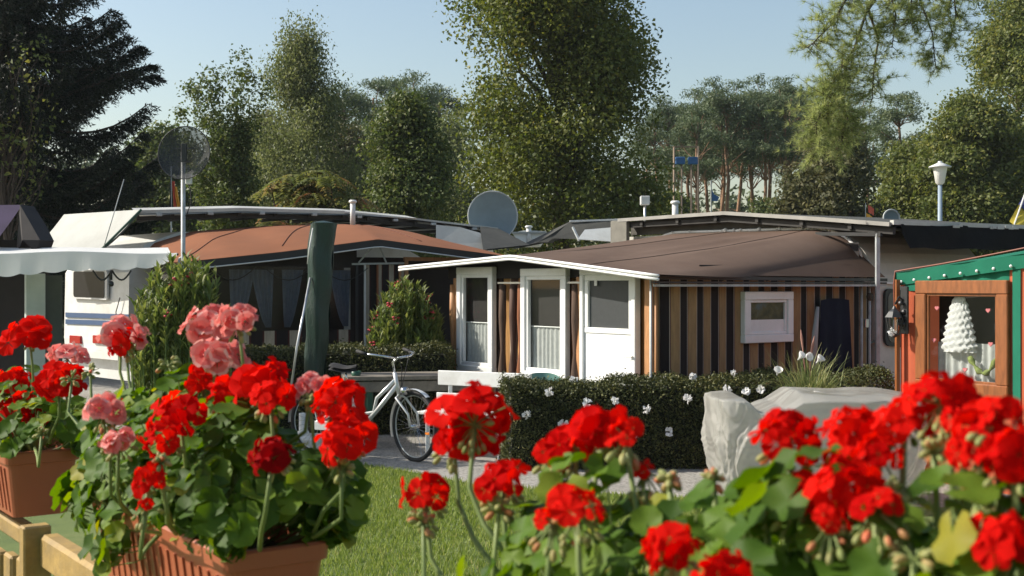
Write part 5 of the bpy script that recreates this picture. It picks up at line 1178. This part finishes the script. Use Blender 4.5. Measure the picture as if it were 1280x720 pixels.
# ---------------------------------------------------------------- coral and green tent on the right
T0 = P(1126,358,10.75); TD = V((0.5,-0.866,0)); TN = V((-0.866,-0.5,0)); T2, TD2 = (T0.x,T0.y), (TD.x,TD.y)
def TW(t, d, z): return V((T0.x+TD.x*t-TN.x*d, T0.y+TD.y*t-TN.y*d, z))
def tT(px): return tpx(T2, TD2, px)
def zT(px, py): return onw(T2, TD2, px, py).z
rt = thing('striped_tent', 'coral and green tent with a wooden window on its sunny side', 'tent', TW(1.4,1.2,0))
LT = 2.8
zl0, zl1 = zT(1127,341), zT(1280,318)
def tz(t): return zl0+(zl1-zl0)*min(t/tT(1280), 1.35)
we, ws = tT(1148), tT(1264); wz1 = zT(1148,351)*.5+zT(1264,350)*.5; wz0 = zT(1148,487)*.5+zT(1264,503)*.5
def cloth(t0, t1, z0f, z1f, off, m, name, amp=.008):
    mb = MB(); mb.grid(max(6, int((t1-t0)*40)), 8, lambda u, v: TW(t0+(t1-t0)*u, off+amp*math.sin((t0+(t1-t0)*u)*33+v*2), z0f+(z1f(t0+(t1-t0)*u)-z0f)*v)); return mb.build(name, m, rt, True)
ztop = lambda t: tz(t)-0.06
cloth(0, we+.02, 0, ztop, 0.0, red_cloth, 'wall_panel'); cloth(we+.02, ws-.02, 0, lambda t: wz0+.03, 0.004, red_cloth, 'wall_panel'); cloth(ws-.02, LT, 0, ztop, 0.0, red_cloth, 'wall_panel')
cloth(0.06, we+.03, wz1-.09, ztop, -0.012, green_cloth, 'corner_patch', 0); cloth(ws+.02, ws+.10, 0.1, ztop, -0.014, green_cloth, 'green_stripe', .004); cloth(we+.02, ws-.02, wz1-.03, ztop, 0.003, green_cloth, 'wall_panel')
mb = MB(); mb.quad(TW(0,0,0), TW(0,2.2,0), TW(0,2.2,2.1), TW(0,0,zl0-.06)); mb.build('back_wall', red_cloth, rt)
mb = MB(); mb.grid(40, 3, lambda u, v: TW(-.03+(LT+.03)*u, -.035-.012*v+.01*math.sin(u*30), tz((LT)*u)-.115*(1-v)-.0)); mb.build('valance', green_cloth, rt, True)
mb = MB(); mb.grid(40, 10, lambda u, v: TW(-.03+(LT+.03)*u, -.047+1.3*v, tz(LT*u)+(.10+.05*u)*math.sin(v*1.57)+.10*u*v)); mb.build('roof', green_cloth, rt, True)
mb = MB(); mb.tube([TW(-.03,0,zl0-1.3), TW(-.035,-.05,zl0-.1), TW(-.02,-.05,zl0+.012)]+[TW(LT*u, .02+.22*max(0,u-.15), tz(LT*u)+.025+.16*max(0,u-.12)**1.3) for u in [i/20 for i in range(1,21)]], .0075, 6); mb.build('cable', mat('brown_cable', (0.20,0.06,0.035), 0.5, 0.1, 8), rt, True)
for i in range(9):
    t = .03+.02*(i==0)+.165*i; q = TW(t,-.05,tz(t)-.085); mb = MB(); mb._lathe(q, [(.013,0),(.012,.006),(.004,.009)], 10, TN); mb.build('eyelet', white_pvc, rt, True)
mb = MB(); frame_rect(mb, TW(we,-.0,wz0), TD, UP, ws-we, wz1-wz0, .115, .05, TN, .008); wn = mb.build('window', wood_warm, rt)
mb = MB(); frame_rect(mb, TW(we+.11,0,wz0+.11), TD, UP, ws-we-.22, wz1-wz0-.22, .025, .03, TN, .004); mb.build('sash', wood_warm, wn)
mb = MB(); mb.quad(TW(we+.12,-.012,wz0+.12), TW(ws-.12,-.012,wz0+.12), TW(ws-.12,-.012,wz1-.12), TW(we+.12,-.012,wz1-.12)); mb.build('glass', glass_clear, wn)
mb = MB(); mb.quad(TW(we+.04,.22,wz0), TW(ws-.04,.22,wz0), TW(ws-.04,.22,wz1), TW(we+.04,.22,wz1)); mb.build('dark_room', dark_wall, wn)  # dark sheet in place of the dim inside of the tent
curtain(TW(we+.13,.10,0), TD, ws-we-.26, wz0+.12, wz0+.12+.33*(wz1-wz0), TN, .014, 9, 80).build('curtain', lace, wn, True)
def winp(px, py, off=-.0): 
    o = TW(0,off,0); return onw((o.x,o.y), TD2, px, py)
for px, py in ((1172,385),(1236,388),(1168,425),(1239,430),(1207,462)):
    c = winp(px,py,.02); mb = MB(); pts = []
    for i in range(20):
        a = 6.283*i/20; hx = 16*math.sin(a)**3; hy = 13*math.cos(a)-5*math.cos(2*a)-2*math.cos(3*a)-math.cos(4*a); pts.append(c+TD*hx*.0014+UP*hy*.0013)
    mb.prism(pts, TN*.012); o = mb.build('heart', pink_felt, None); tag(o, 'small pink felt heart hanging in the wooden framed window', 'ornament', 'pink hearts in the tent window')
# white paper bell in the window
bt, bb_ = winp(1199,371,.06), winp(1197,440,.06); pbell = thing('paper_bell', 'white honeycomb paper bell hanging in the wooden framed window', 'decoration', bb_)
Hb = bt.z-bb_.z; mb = MB(); prof_ = [(0.0,.05),(.06,.07),(.2,.10),(.4,.125),(.6,.15),(.8,.175),(.92,.185),(1.0,.17)]
def bellr(v):
    for (a, b), (c, d) in zip(prof_, prof_[1:]):
        if v <= c: return b+(d-b)*(v-a)/(c-a)
    return .17
mb.grid(72, 34, lambda u, v: V((bt.x,bt.y,bt.z-Hb*v))+(TD*math.cos(u*6.2832)-TN*.35*math.sin(u*6.2832))*bellr(v)*(0.88+.10*math.sin(u*6.2832*14+2.2*math.sin(v*38))+.09*math.sin(v*52+u*6.2832*3)))
mb.build('honeycomb', paper_white, pbell, True); mb = MB(); mb.tube([bt-UP*.03, V((bt.x,bt.y,wz1-.1))], .003, 4); mb.build('string', white_pvc, pbell)
g0, g1 = winp(1212,446,.03), winp(1250,440,.03); mb = MB(); mb.tube([g0.lerp(g1,i/12)-UP*.16*math.sin(i/12*3.14) for i in range(13)], [.02+.012*math.sin(i*2.1) for i in range(13)], 7); o = mb.build('garland', mat('garland_green', (0.22,0.27,0.07), 0.8, 0.4, 25), None, True); tag(o, 'pale green garland draped over the lace curtain', 'garland')
# lantern on a black bracket
q = winp(1119,412,-.12); q = P(1119,418,10.7); lt = thing('wall_lantern', 'black wrought iron lantern on the tent corner', 'lantern', q-UP*.2)
mb = MB(); p = TW(.015,-.06,0); mb.bar(V((p.x,p.y,0)), V((p.x,p.y,zl0-.06)), .05, .03, (1,0,0)); mb.build('post', wood_warm, lt)
mb = MB(); p2 = P(1131,385,10.6); mb.obox(p2-UP*.02, TD*.04, TN*.012, UP*.21, .006); 
for k in range(6): mb.ball(p2+V((RND.uniform(-.05,.05),-.01,RND.uniform(-.16,.16))), .022, 6, 4)
mb.tube([p2+UP*.05, p2+V((-.05,0,.10)), P(1119,380,10.65)], .01, 6); mb.build('bracket', dark_metal, lt)
lq = P(1118,405,10.62); mb = MB()
for s0, s1 in ((-1,-1),(1,-1),(1,1),(-1,1)): mb.tube([lq+V((s0*.035,s1*.035,-.09)), lq+V((s0*.055,s1*.055,.06))], .006, 5)
mb._lathe(lq+UP*.06, [(.085,0),(.05,.05),(.02,.075),(.008,.10)], 6, UP); mb._lathe(lq-UP*.09, [(.008,-.03),(.055,-.005),(.055,.006)], 6, UP); mb.build('cage', dark_metal, lt)
mb = MB(); mb._lathe(lq-UP*.085, [(.03,0),(.048,.14)], 6, UP); mb.build('glass', glassmat('lantern_glass', (.8,.8,.78), .15), lt, True)
o = place('paper_rose', RM[0], P(1115,415,10.4), None, (1,2,3), .05); tag(o, 'white paper rose hanging under the black lantern', 'paper rose')

# ---------------------------------------------------------------- garden furniture under a milky plastic cover
cvx, cvy = 2.36, 9.42
def cov(u, v):
    a = u*2*math.pi; n = 5.0; cx_, sy_ = math.cos(a), math.sin(a); X = abs(cx_)**(2/n)*(1 if cx_ > 0 else -1); Y = abs(sy_)**(2/n)*(1 if sy_ > 0 else -1)
    if v <= .62:
        w = v/.62; z = .06+.70*w; k = 1+.05*math.sin(w*3.1)-.06*(1-w); 
    else:
        w = (v-.62)/.38; k = 1-w; z = .76
    x = X*.77*k; y = Y*.46*k
    hump = .085*(1 if x < -.60 else math.exp(-((x+.60)/.07)**2))+.09*max(0, min(1, (x+.30)/.14))-.05*math.exp(-((x+.47)/.11)**2)*(1 if y > -.40 else .45)
    if v > .5: z += hump*min(1, (v-.5)/.12)
    if v > .62: z += .03*math.sin(min(1, w*3)*1.57)-.02*math.sin(x*9)*w
    s = 1 if v < .62 else .35
    k2 = .016*math.sin(a*9+v*7)+.012*math.sin(a*21+v*19)+.010*math.sin(v*31+a*5)+.008*math.sin(a*37-v*23)
    q = V((x*3+X, y*3+Y, z*3.0)); k2 = .022*mnoise.turbulence(q, 3, True, noise_basis='PERLIN_ORIGINAL')+.05*abs(((a*2.3+1.6*mnoise.noise(V((a*1.2,v*2.5,0)))+.9*v) % 1)-.5)*(.35+.65*min(1, v/.5))+.018*abs(((a*4.1+2.4*mnoise.noise(V((a*2.0,v*6,4)))-v*4.5) % 1)-.5)+.010*abs(((a*3.0+2.0*mnoise.noise(V((a*3.0,v*7,9)))+v*9) % 1)-.5)
    return V((cvx+x+X*k2*s, cvy+y+Y*k2*s, z+.010*mnoise.noise(q*1.5)*min(1,v*3)))
mb = MB(); mb.grid(240, 110, cov); o = mb.build('furniture_cover', cover_plastic, None, True); tag(o, 'garden furniture wrapped in a wrinkled milky plastic cover', 'cover')
mb = MB()
for k in range(2): q = P(905+17*k,648-2*k,8.98); mb.obox((q.x,q.y,.045), (.07,.01,0), (0,.02,0), (0,0,.018), .006)
o = mb.build('blue_strap', mat('blue_plastic', (0.03,0.28,0.55), 0.35, 0.1, 8), None); tag(o, 'bright blue strap at the foot of the plastic cover', 'strap')

# ---------------------------------------------------------------- street lamp, flags, play tower
Zl = 30.0; q = P(1175,358,Zl); lp = thing('street_lamp', 'street lamp with a pale flat hat on a blue-grey post', 'street lamp', (q.x,q.y,0))
mb = MB(); mb.tube([(q.x,q.y,0),(q.x,q.y,zat(231,Zl))], [.07,.05], 10); mb.build('post', mat('blue_grey_paint', (0.28,0.35,0.42), 0.4, 0.1, 6), lp, True)
mb = MB(); mb._lathe(V((q.x,q.y,zat(231,Zl))), [(.06,0),(.11,.05),(.17,.42),(.17,.44)], 16, UP); mb.build('globe', mat('milky_glass', (0.70,0.69,0.64), 0.3, 0.05, 6), lp, True)
mb = MB(); mb._lathe(V((q.x,q.y,zat(209,Zl))), [(.16,0),(.27,-.01),(.27,.015),(.10,.09),(.05,.12),(.05,.15),(.001,.155)], 20, UP); mb.build('hat', light_box, lp, True)
fr = mat('flag_red', (0.52,0.10,0.06), 0.8, 0.15, 8); fy = mat('flag_gold', (0.62,0.32,0.04), 0.8, 0.15, 8); fbk = mat('flag_black', (0.02,0.02,0.02), 0.8, 0.2, 8); fb = mat('flag_blue', (0.05,0.06,0.20), 0.8, 0.15, 8)
Zf = 22.0; q = P(214,358,Zf); fg = thing('flag', 'red and gold flag hanging limp behind the long pale roof', 'flag', (q.x,q.y,0))
mb = MB(); mb.tube([(q.x,q.y,0),(q.x,q.y,zat(208,Zf))], .015, 6); mb.build('pole', alu_paint, fg)
for k, m in enumerate((fbk, fr, fy)):
    mb = MB(); mb.grid(10, 12, lambda u, v: V((q.x+(-.05+.075*k+.075*u)*(1-.5*v)*1.0+.01, q.y+.03*math.sin(u*9+v*3+k), zat(262,Zf)+v*(.62-.10*k)))); mb.build('band', m, fg, True)
Zf = 17.0; q = P(1258,282,Zf); fg = thing('flag', 'blue and yellow flag on a slanted staff above the black flap', 'flag', q); tip = P(1285,232,Zf)
mb = MB(); mb.tube([q-UP*.3, tip], .012, 6); mb.build('pole', white_paint, fg)
for k, m in enumerate((fb, mat('flag_yellow', (0.60,0.48,0.06), 0.8, 0.15, 8))):
    mb = MB(); mb.grid(10, 10, lambda u, v: q.lerp(tip, .95-.42*k-.42*v)+V((.02+.26*u, .03*math.sin(u*8+v*2), -.30*u))); mb.build('band', m, fg, True)
Zf = 33; q = P(1082,276,Zf); fg = thing('flag', 'tiny red and yellow flag beneath the dark linden tree', 'flag', q); mb = MB(); mb.tube([q-UP*.5, q+UP*.5], .012, 5); mb.build('pole', alu_paint, fg)
for k, m in enumerate((fy, fr)): mb = MB(); mb.grid(6, 6, lambda u, v: q+V((.02+.16*u+.05*k, .02*math.sin(u*9), .02+.22*k+.2*v-.1*u))); mb.build('band', m, fg, True)
Zt = 45.0; pt = thing('play_tower', 'tall timber play frame with two blue panels among the pines', 'play frame', P(858,358,Zt)-UP*EYE); tw = mat('tower_timber', (0.26,0.19,0.13), 0.8, 0.3, 3); tbl = mat('tower_blue', (0.03,0.12,0.30), 0.6, 0.15, 4)
for px, top in ((842.5,183),(872.5,183),(852,205),(864,203)):
    q = P(px,358,Zt); mb = MB(); mb.tube([(q.x,q.y,0),(q.x,q.y,zat(top,Zt))], .04, 7); mb.build('post', tw, pt, True)
mb = MB(); mb.bar(P(841,183.5,Zt), P(874,183.5,Zt), .05, .05); mb.build('crossbar', tw, pt)
for a, b in ((844,856),(860,872)): mb = MB(); mb.obox((P(a,201,Zt)+P(b,201,Zt))/2, ((P(b,201,Zt)-P(a,201,Zt)).x/2,0,0), (0,.1,0), (0,0,.14), .02); mb.build('panel', tbl, pt)
Zt = 50; q = P(895,245,Zt); fg = thing('flag', 'small blue pennant among the pine trunks', 'flag', V((q.x,q.y,0))); mb = MB(); mb.tube([(q.x-.2,q.y,0),(q.x-.2,q.y,zat(225,Zt))], .03, 5); mb.build('pole', alu_paint, fg)
mb = MB(); mb.prism([q+V((-.18,0,.3)), q+V((-.08,0,.08)), q+V((.14,0,-.05)), q+V((.06,0,-.22)), q+V((-.18,0,-.2))], (0,.05,0)); mb.build('cloth', tbl, fg)
# ---------------------------------------------------------------- foreground fence, flower boxes and geraniums
FN = V((-0.416,1.746,0)); FA = V((-0.587,0.81,0)); FB = V((0.81,0.587,0)); RIM, RAIL = 1.31, 1.15
def FW(t, w, z): return V((FN.x+FA.x*t+FB.x*w, FN.y+FA.y*t+FB.y*w, z))
fn = thing('garden_fence', 'wooden fence carrying the terracotta flower boxes', 'fence', FW(.6,.08,0))
ts = [-1.62,-0.52,0.52,1.12,2.3]
for k, (a, b) in enumerate(zip((-1.7,-.2,1.17), (-.205,1.12,2.9))):
    mb = MB(); mb.obox(FW((a+b)/2,.05+.03*(k==2),RAIL-.04-.02*(k==2)), FA*((b-a)/2), FB*.022, UP*(.038-.014*(k==2)), .008); mb.build('rail', fence_wood, fn)
    mb = MB(); mb.obox(FW((a+b)/2,.11,.45), FA*((b-a)/2), FB*.02, UP*.045, .006); mb.build('rail', fence_wood, fn)
for i in range(36):
    t = -1.65+.125*i; h = RAIL-.10-.012*(i % 3)
    if abs(t-1.145) < .06: continue
    mb = MB(); mb.obox(FW(t,.055,h/2+.03), FA*.036, FB*.014, UP*(h/2-.03), .006); mb.build('picket', fence_wood, fn)
mb = MB(); mb.obox(FW(1.145,.025,.583), FA*.020, FB*.03, UP*.583, .004); mb.build('post', fence_wood, fn)
mb = MB(); mb.obox(FW(1.215,.02,RAIL-.09), FA*.008, FB*.006, UP*.09, .001); mb.build('strap', mat('rusty_strap', (0.16,0.06,0.03), 0.7, 0.3, 12), fn)
def flower_box(label, t0, L=.657, w=.171):
    rt = thing('flower_box', label, 'flower box', FW(t0+L/2,w/2,RAIL)); ins = .022; n = 22
    def ring(z, g):
        a0, a1, b0, b1 = t0+g, t0+L-g, g, w-g; r_ = .02; pts = []
        for (ct, cw, s) in ((a0+r_,b0+r_,180),(a1-r_,b0+r_,270),(a1-r_,b1-r_,0),(a0+r_,b1-r_,90)):
            for k in range(5): an = math.radians(s+22.5*k); pts.append(FW(ct+r_*math.cos(an), cw+r_*math.sin(an), z))
        return pts
    mb = MB(); rs = [ring(RAIL+.003, ins), ring(RIM-.03, .006), ring(RIM-.03, .006), ring(RIM-.028,.0), ring(RIM-.004,-.002), ring(RIM,.002), ring(RIM,.012), ring(RIM-.05,.016)]
    N = len(rs[0]); n0 = 0
    for r_ in rs: mb.v += r_
    for j in range(len(rs)-1):
        for k in range(N): a = j*N+k; b = j*N+(k+1) % N; mb.f.append((a,b,b+N,a+N))
    mb.f.append(tuple(range(N))[::-1]); mb.build('trough', terracotta, rt, False)
    for k in range(17):
        t = t0+.05+.035*k; a = FW(t,.006+.014,RAIL+.015); b = FW(t,.0055,RIM-.04); mb = MB(); mb.bar(a, b, .006, .004); mb.build('rib', terracotta, rt)
    mb = MB(); mb.poly(ring(RIM-.03,.014)); mb.build('soil', soil, rt); return rt
flower_box('terracotta flower box of red and pink geraniums, its ribbed side in the sun', 0.0)
flower_box('terracotta flower box beside the fence post, of which mostly the plain end shows', 1.30)
flower_box('terracotta flower box under the masses of pure red geraniums', -1.30)

# ---- geranium leaf, floret and bud meshes
def leaf_mesh(seed):
    rr = random.Random(seed); v = [V((0,0,0))]; n1, n2 = 12, 24; ru = rr.uniform(0.06,.15); ph = rr.uniform(0,6.28); cup = rr.uniform(-.1,.42)
    for (n, r_) in ((n1,.55),(n2,1.0)):
        for k in range(n+1):
            th = math.radians(-168+336*k/n); sc = r_*(1+(.055*math.cos(th*8.5) if r_ > .9 else 0))*(1-.06*abs(th/2.8)); z = cup*r_*r_+ru*math.sin(th*4+ph)*r_**2*(1 if r_ > .9 else .6)
            v.append(V((sc*math.cos(th), sc*math.sin(th), z)))
    f = [(0,1+k,2+k) for k in range(n1)]; o = 2+n1
    for k in range(n1): a, b = 1+k, 2+k; c = o+2*k; f += [(a,c,c+1),(a,c+1,b),(b,c+1,c+2)]
    mb = MB(); mb.v = v; mb.f = f; return mb.mesh('leaf', m_geran, None, True)
LMs = [leaf_mesh(s) for s in range(7)]
def floret_mesh(seed, m, nom, np_=5):
    rr = random.Random(seed); v, f, rn = [], [], []
    for k in range(np_):
        a0 = 6.283*k/np_+rr.uniform(-.15,.15); wd = 6.283/np_*.62*rr.uniform(.9,1.15); lift = rr.uniform(-.05,.38); n0 = len(v)
        for j, r_ in enumerate((.08,.42,.78,1.0)):
            for i in (-1,0,1):
                ww = wd*(.25,.8,1.0,.62)[j]; a = a0+i*ww*.95; rr_ = r_*(1-(.05 if i and j == 3 else 0)); z = lift*r_*r_+abs(i)*.16*r_+rr.uniform(-.07,.07)*r_+(-.22*r_**4)
                v.append((rr_*math.cos(a), rr_*math.sin(a), z))
        for j in range(3):
            for i in range(2): b = n0+j*3+i; f.append((b,b+1,b+4,b+3)); rn.append((.15,.55,.95)[j]*rr.uniform(.75,1.05))
    return np_mesh(nom, v, f, m, rn, True)
FR = [floret_mesh(s, m_red, 'floret', 5+(s % 2)*2) for s in range(5)]; FD = [floret_mesh(s, m_redd, 'floret', 5) for s in range(2)]; FP = [floret_mesh(s, m_pink, 'floret', 5+(s % 2)) for s in range(5)]
mb = MB(); mb.ball((0,0,0), 1, 7, 6, (.55,.55,1)); BUD = mb.mesh('bud', m_bud, None, True)
def quat_to(d): return V(d).to_track_quat('Z','Y')
HR = random.Random(2024)
class Plant:
    def __init__(s, label, t, w=.085, group=None):
        s.root = thing('geranium_plant', label, 'geranium', FW(t,w,RIM-.03), group); s.t = t; s.w = w; s.stem = MB(); s.n = 0; s.heads = []
def head(pl, px, py, d, kind, w=.085, tilt=None, nfl=None, dome=1.62, flat=.62):
    o = FW(0,w,0); t = tpx((o.x,o.y),(FA.x,FA.y),px); Z = FW(t,w,0).y; c = P(px,py,Z); R = d/2*Z/F_PX*.93
    ax = V(tilt if tilt else (HR.uniform(-.35,.15), HR.uniform(-.55,.05), 1)).normalized(); qa = quat_to(ax)
    b = c-ax*R*.35; mid = b-V((0,0,.07))+V((HR.uniform(-.01,.01),HR.uniform(-.01,.01),0)); rp_ = pl.root; r0 = V(WL[rp_.name]); low = V((mid.x*.72+r0.x*.28, mid.y*.72+r0.y*.28, max(min(mid.z-.07, RIM+.10), RIM+.02)))
    mb = MB(); mb.tube([low, low.lerp(mid,.5)+V((HR.uniform(-.008,.008),0,0)), mid, b], [.0034,.0032,.003,.0028], 6)
    n = max(5, int((nfl if nfl is not None else 12)*.72*HR.uniform(.9,1.15))); fl_ = []
    for i in range(n):
        ph = math.acos(1-(1-math.cos(dome))*(i+.5)/n); th = 2.39996*i+HR.uniform(-.3,.3); dl = V((math.sin(ph)*math.cos(th), math.sin(ph)*math.sin(th), math.cos(ph)*flat)); dw = qa @ dl
        p = b+ax*R*.1+dw*R*HR.uniform(.66,1.0); fl_.append((p, (dw+V((HR.uniform(-.55,.55),HR.uniform(-.6,.35),HR.uniform(-.2,.5)))).normalized())); mb.tube([b, b.lerp(p,.55)+ax*R*.06, p], [.0013,.0011,.001], 3, False)
    nb_ = HR.randint(6,11) if kind != 'bud' else 15; bd = []
    for i in range(nb_):
        th = HR.uniform(0,6.283); ph = HR.uniform(1.7,2.7) if kind != 'bud' else HR.uniform(.2,2.4); dw = qa @ V((math.sin(ph)*math.cos(th), math.sin(ph)*math.sin(th), math.cos(ph))); p = b+dw*(.024 if kind != 'bud' else R*.8)+(V((0,0,-.006)) if kind != 'bud' else V((0,0,0))); bd.append((p,dw)); mb.tube([b,p], [.0014,.001], 3, False)
    hd = mb.build('flower_head', m_stem, pl.root, True); s0 = R*.62
    if kind != 'bud':
        M = {'red': FR, 'pink': FP, 'dark': FD}[kind]
        for p, dw in fl_: o = place('floret', M[HR.randrange(len(M))], p, hd, None, s0*HR.uniform(.82,1.15)); o.rotation_mode = 'QUATERNION'; o.rotation_quaternion = quat_to(dw)
    for p, dw in bd: o = place('bud', BUD, p, hd, None, HR.uniform(.0052,.0074)*(1 if Z > 1.1 else .82)); o.rotation_mode = 'QUATERNION'; o.rotation_quaternion = quat_to(dw+V((0,0,-.3)))
def foliage(pls, t0, t1, n, rad=(.155,.225), seed=1, size=(.018,.028), wc=.085, rg_=(-.6,3.75), build=True):
    rr = random.Random(seed)
    for i in range(n):
        t = rr.uniform(t0-.075, t1+.075); ph = rr.uniform(*rg_); k = rr.uniform(.25,1.0)**.5; tc_ = (t0+t1)/2; e = math.sqrt(max(.08, 1-(abs(t-tc_)/((t1-t0)/2+.085))**3.5)); bumpy = 1+.13*math.sin(t*23+ph*3)
        w = wc+math.cos(ph)*rad[0]*k*bumpy*(.5+.5*e); z = RIM+.015+math.sin(ph)*rad[1]*k*e*bumpy
        if z < RIM-.01 and 0.0 < w < .171: z = RIM+rr.uniform(0,.03)
        lim = RIM-.10 if (t-t0) > .33 else RIM-.012
        if z < lim: z = lim+rr.uniform(0,.05)
        if t-t0 < .36 and z < RIM+.045: w = max(w, .012); t = max(t, t0+.012); z = max(z, RIM+.004)
        p = FW(t,w,z); out = FB*math.cos(ph)+UP*math.sin(ph)+FA*((t-tc_)/((t1-t0)/2))**5*.8; nr = (out*.75+UP*.45+to_sun*.25+V((-.1,-.35,0))+V((rr.gauss(0,1),rr.gauss(0,1),rr.gauss(0,1)))*.42).normalized()
        q = quat_to(nr) @ V((0,0,1)).rotation_difference(V((0,0,1))); from_ = nr
        o_ = min(pls, key=lambda a: abs(a.t-t)+rr.uniform(0,.12)); o = place('leaf', LMs[rr.randrange(7)], p, o_.root, None, rr.uniform(*size)*(0.8+.4*rr.random())); o.rotation_mode = 'QUATERNION'; o.rotation_quaternion = quat_to(nr) @ Matrix.Rotation(rr.uniform(0,6.283), 3, 'Z').to_quaternion()
        r0 = V(WL[o_.root.name])
        if i % 3 == 0: o_.stem.tube([p, p.lerp(r0,.3)-UP*.012, p.lerp(r0,.55)-UP*.01], [.0011,.0013,.0015], 3, False)
    for pl in (pls if build else []):
        r0 = V(WL[pl.root.name])
        for k in range(6): a = rr.uniform(0,6.28); pl.stem.tube([r0, r0+V((math.cos(a)*.03,math.sin(a)*.03,.06)), r0+V((math.cos(a)*.08,math.sin(a)*.08,rr.uniform(.10,.17)))], [.006,.005,.003], 6)
        pl.stem.build('stems', m_stem, pl.root, True)
# box nearest the post: one red, one pink
a1 = Plant('red geranium in the box behind the fence post', 1.46); a2 = Plant('salmon pink geranium leaning out of the box behind the fence post', 1.38)
for px, py, d, k, pl in ((36,414,62,'red',a1),(17,474,50,'red',a1),(24,512,62,'red',a1),(70,474,62,'red',a1),(84,441,50,'pink',a2),(8,530,46,'pink',a2)): head(pl, px, py, d, k, HR.uniform(.04,.14))
head(a1, 52, 540, 22, 'bud', .03); foliage([a1,a2], 1.28, 1.97, 260, (.13,.15), 3)
# middle box
b1 = Plant('pink geranium with pale salmon blooms beside the red ones', .52); b2 = Plant('red geranium with tall pink-topped neighbours in the ribbed flower box', .12); b3 = Plant('red geranium spreading across the sunny side of the ribbed flower box', .34)
for px, py, d, k, pl, w in ((150,413,62,'pink',b1,.10),(128,508,56,'pink',b1,-.07),(146,548,44,'pink',b1,-.10),(262,402,64,'pink',b1,.13),(296,396,50,'pink',b1,.13),(272,440,66,'pink',b1,.12),(386,478,40,'pink',b1,.14),
    (322,472,76,'red',b2,.08),(338,492,56,'red',b2,.07),(285,490,56,'red',b2,.06),(225,512,66,'red',b3,-.03),(205,540,66,'red',b3,-.07),(252,470,54,'red',b3,.10),(80,470,54,'red',b3,.09),(160,500,30,'red',b3,.09),(186,595,48,'red',b3,-.115),(181,629,26,'red',b3,-.12),(338,563,62,'dark',b2,-.02),(420,497,70,'red',b2,.14),(432,541,74,'red',b2,.13),(155,425,46,'red',b3,.10)):
    head(pl, px, py, d, k, w, None, 6 if d < 40 else (22 if d > 85 else None))
for px, py, d, pl, w in ((210,452,34,b1,.12),(112,462,26,b3,.10),(90,470,30,b3,.08),(425,583,34,b2,.12),(388,500,24,b1,.13),(200,575,26,b3,-.1),(136,560,24,b1,-.1)): head(pl, px, py, d, 'bud', w)
foliage([b1,b2,b3], 0.0, .66, 800, (.15,.20), 7)
# right box: all red
c1 = Plant('red geranium with a large bloom seen from below, its stalk bare', -.80); c2 = Plant('red geranium in the middle of the box of pure red blooms', -1.0); c3 = Plant('red geranium with the densest blooms, before the coral tent', -1.20)
for px, py, d, k, pl, w, tl_, nf in ((590,520,98,'red',c1,.09,(-.25,.75,.75),20),(566,548,52,'red',c1,.085,None,7),(750,532,78,'red',c2,.10,None,13),(722,552,66,'red',c2,.095,None,10),(782,540,50,'red',c2,.1,None,7),(692,558,56,'red',c2,.09,None,9),(530,612,64,'red',c1,.05,None,9),(626,594,66,'red',c1,.07,None,11),(722,628,84,'red',c2,-.04,None,9),(690,645,50,'red',c2,-.04,None,7),
    (838,680,82,'red',c2,-.07,None,12),(906,716,80,'red',c2,-.07,None,14),(985,540,86,'red',c2,.10,None,17),(1072,538,86,'red',c3,.11,None,17),(1130,518,74,'red',c3,.12,None,12),(1178,492,88,'red',c3,.12,None,15),(1212,520,70,'red',c3,.11,None,11),(1226,550,84,'red',c3,.09,None,14),(1266,562,86,'red',c3,.08,None,14),(1252,516,62,'red',c3,.1,None,10),(1000,618,74,'red',c3,.05,None,12),(1052,598,86,'red',c3,.05,None,14),(1092,628,62,'red',c3,.04,None,9),(1040,646,56,'red',c3,.03,None,8),(955,616,62,'red',c2,.06,None,9),(1262,672,92,'red',c3,.05,None,15),(1100,560,60,'red',c3,.1,None,10),(806,584,32,'red',c2,.12,None,5),(1275,600,60,'red',c3,.11,None,9)):
    head(pl, px, py, d, k, w, tl_, nf)
for px, py, d, pl, w in ((890,597,34,c2,.09),(836,597,30,c2,.08),(1143,692,60,c3,.04),(1222,622,56,c3,.08),(1120,612,40,c3,.08),(528,650,44,c1,.04),(622,632,44,c1,.06),(1168,560,42,c3,.1),(1040,668,50,c3,.03),(700,596,40,c2,.08)): head(pl, px, py, d, 'bud', w)
foliage([c3,c2], -1.36, -.98, 420, (.13,.26), 19, (.0145,.0225), build=False)
foliage([c1,c2,c3], -1.3, -.64, 880, (.14,.205), 9, (.0145,.0225))

# ---------------------------------------------------------------- light summer haze
hz_m = bpy.data.materials.new('haze_air'); hz_m.use_nodes = True; _n = hz_m.node_tree; _n.nodes.clear()
_pv = _n.nodes.new('ShaderNodeVolumePrincipled'); _pv.inputs['Color'].default_value = (0.86,0.92,1.0,1); _pv.inputs['Density'].default_value = 0.00028; _pv.inputs['Anisotropy'].default_value = 0.2
_om = _n.nodes.new('ShaderNodeOutputMaterial'); _n.links.new(_pv.outputs[0], _om.inputs['Volume'])
mb = MB(); mb.box((-120,-12,-1.2), (120,140,17.5)); tag(mb.build('haze', hz_m), 'thin pale haze in the air over the campsite', 'haze', kind='stuff')
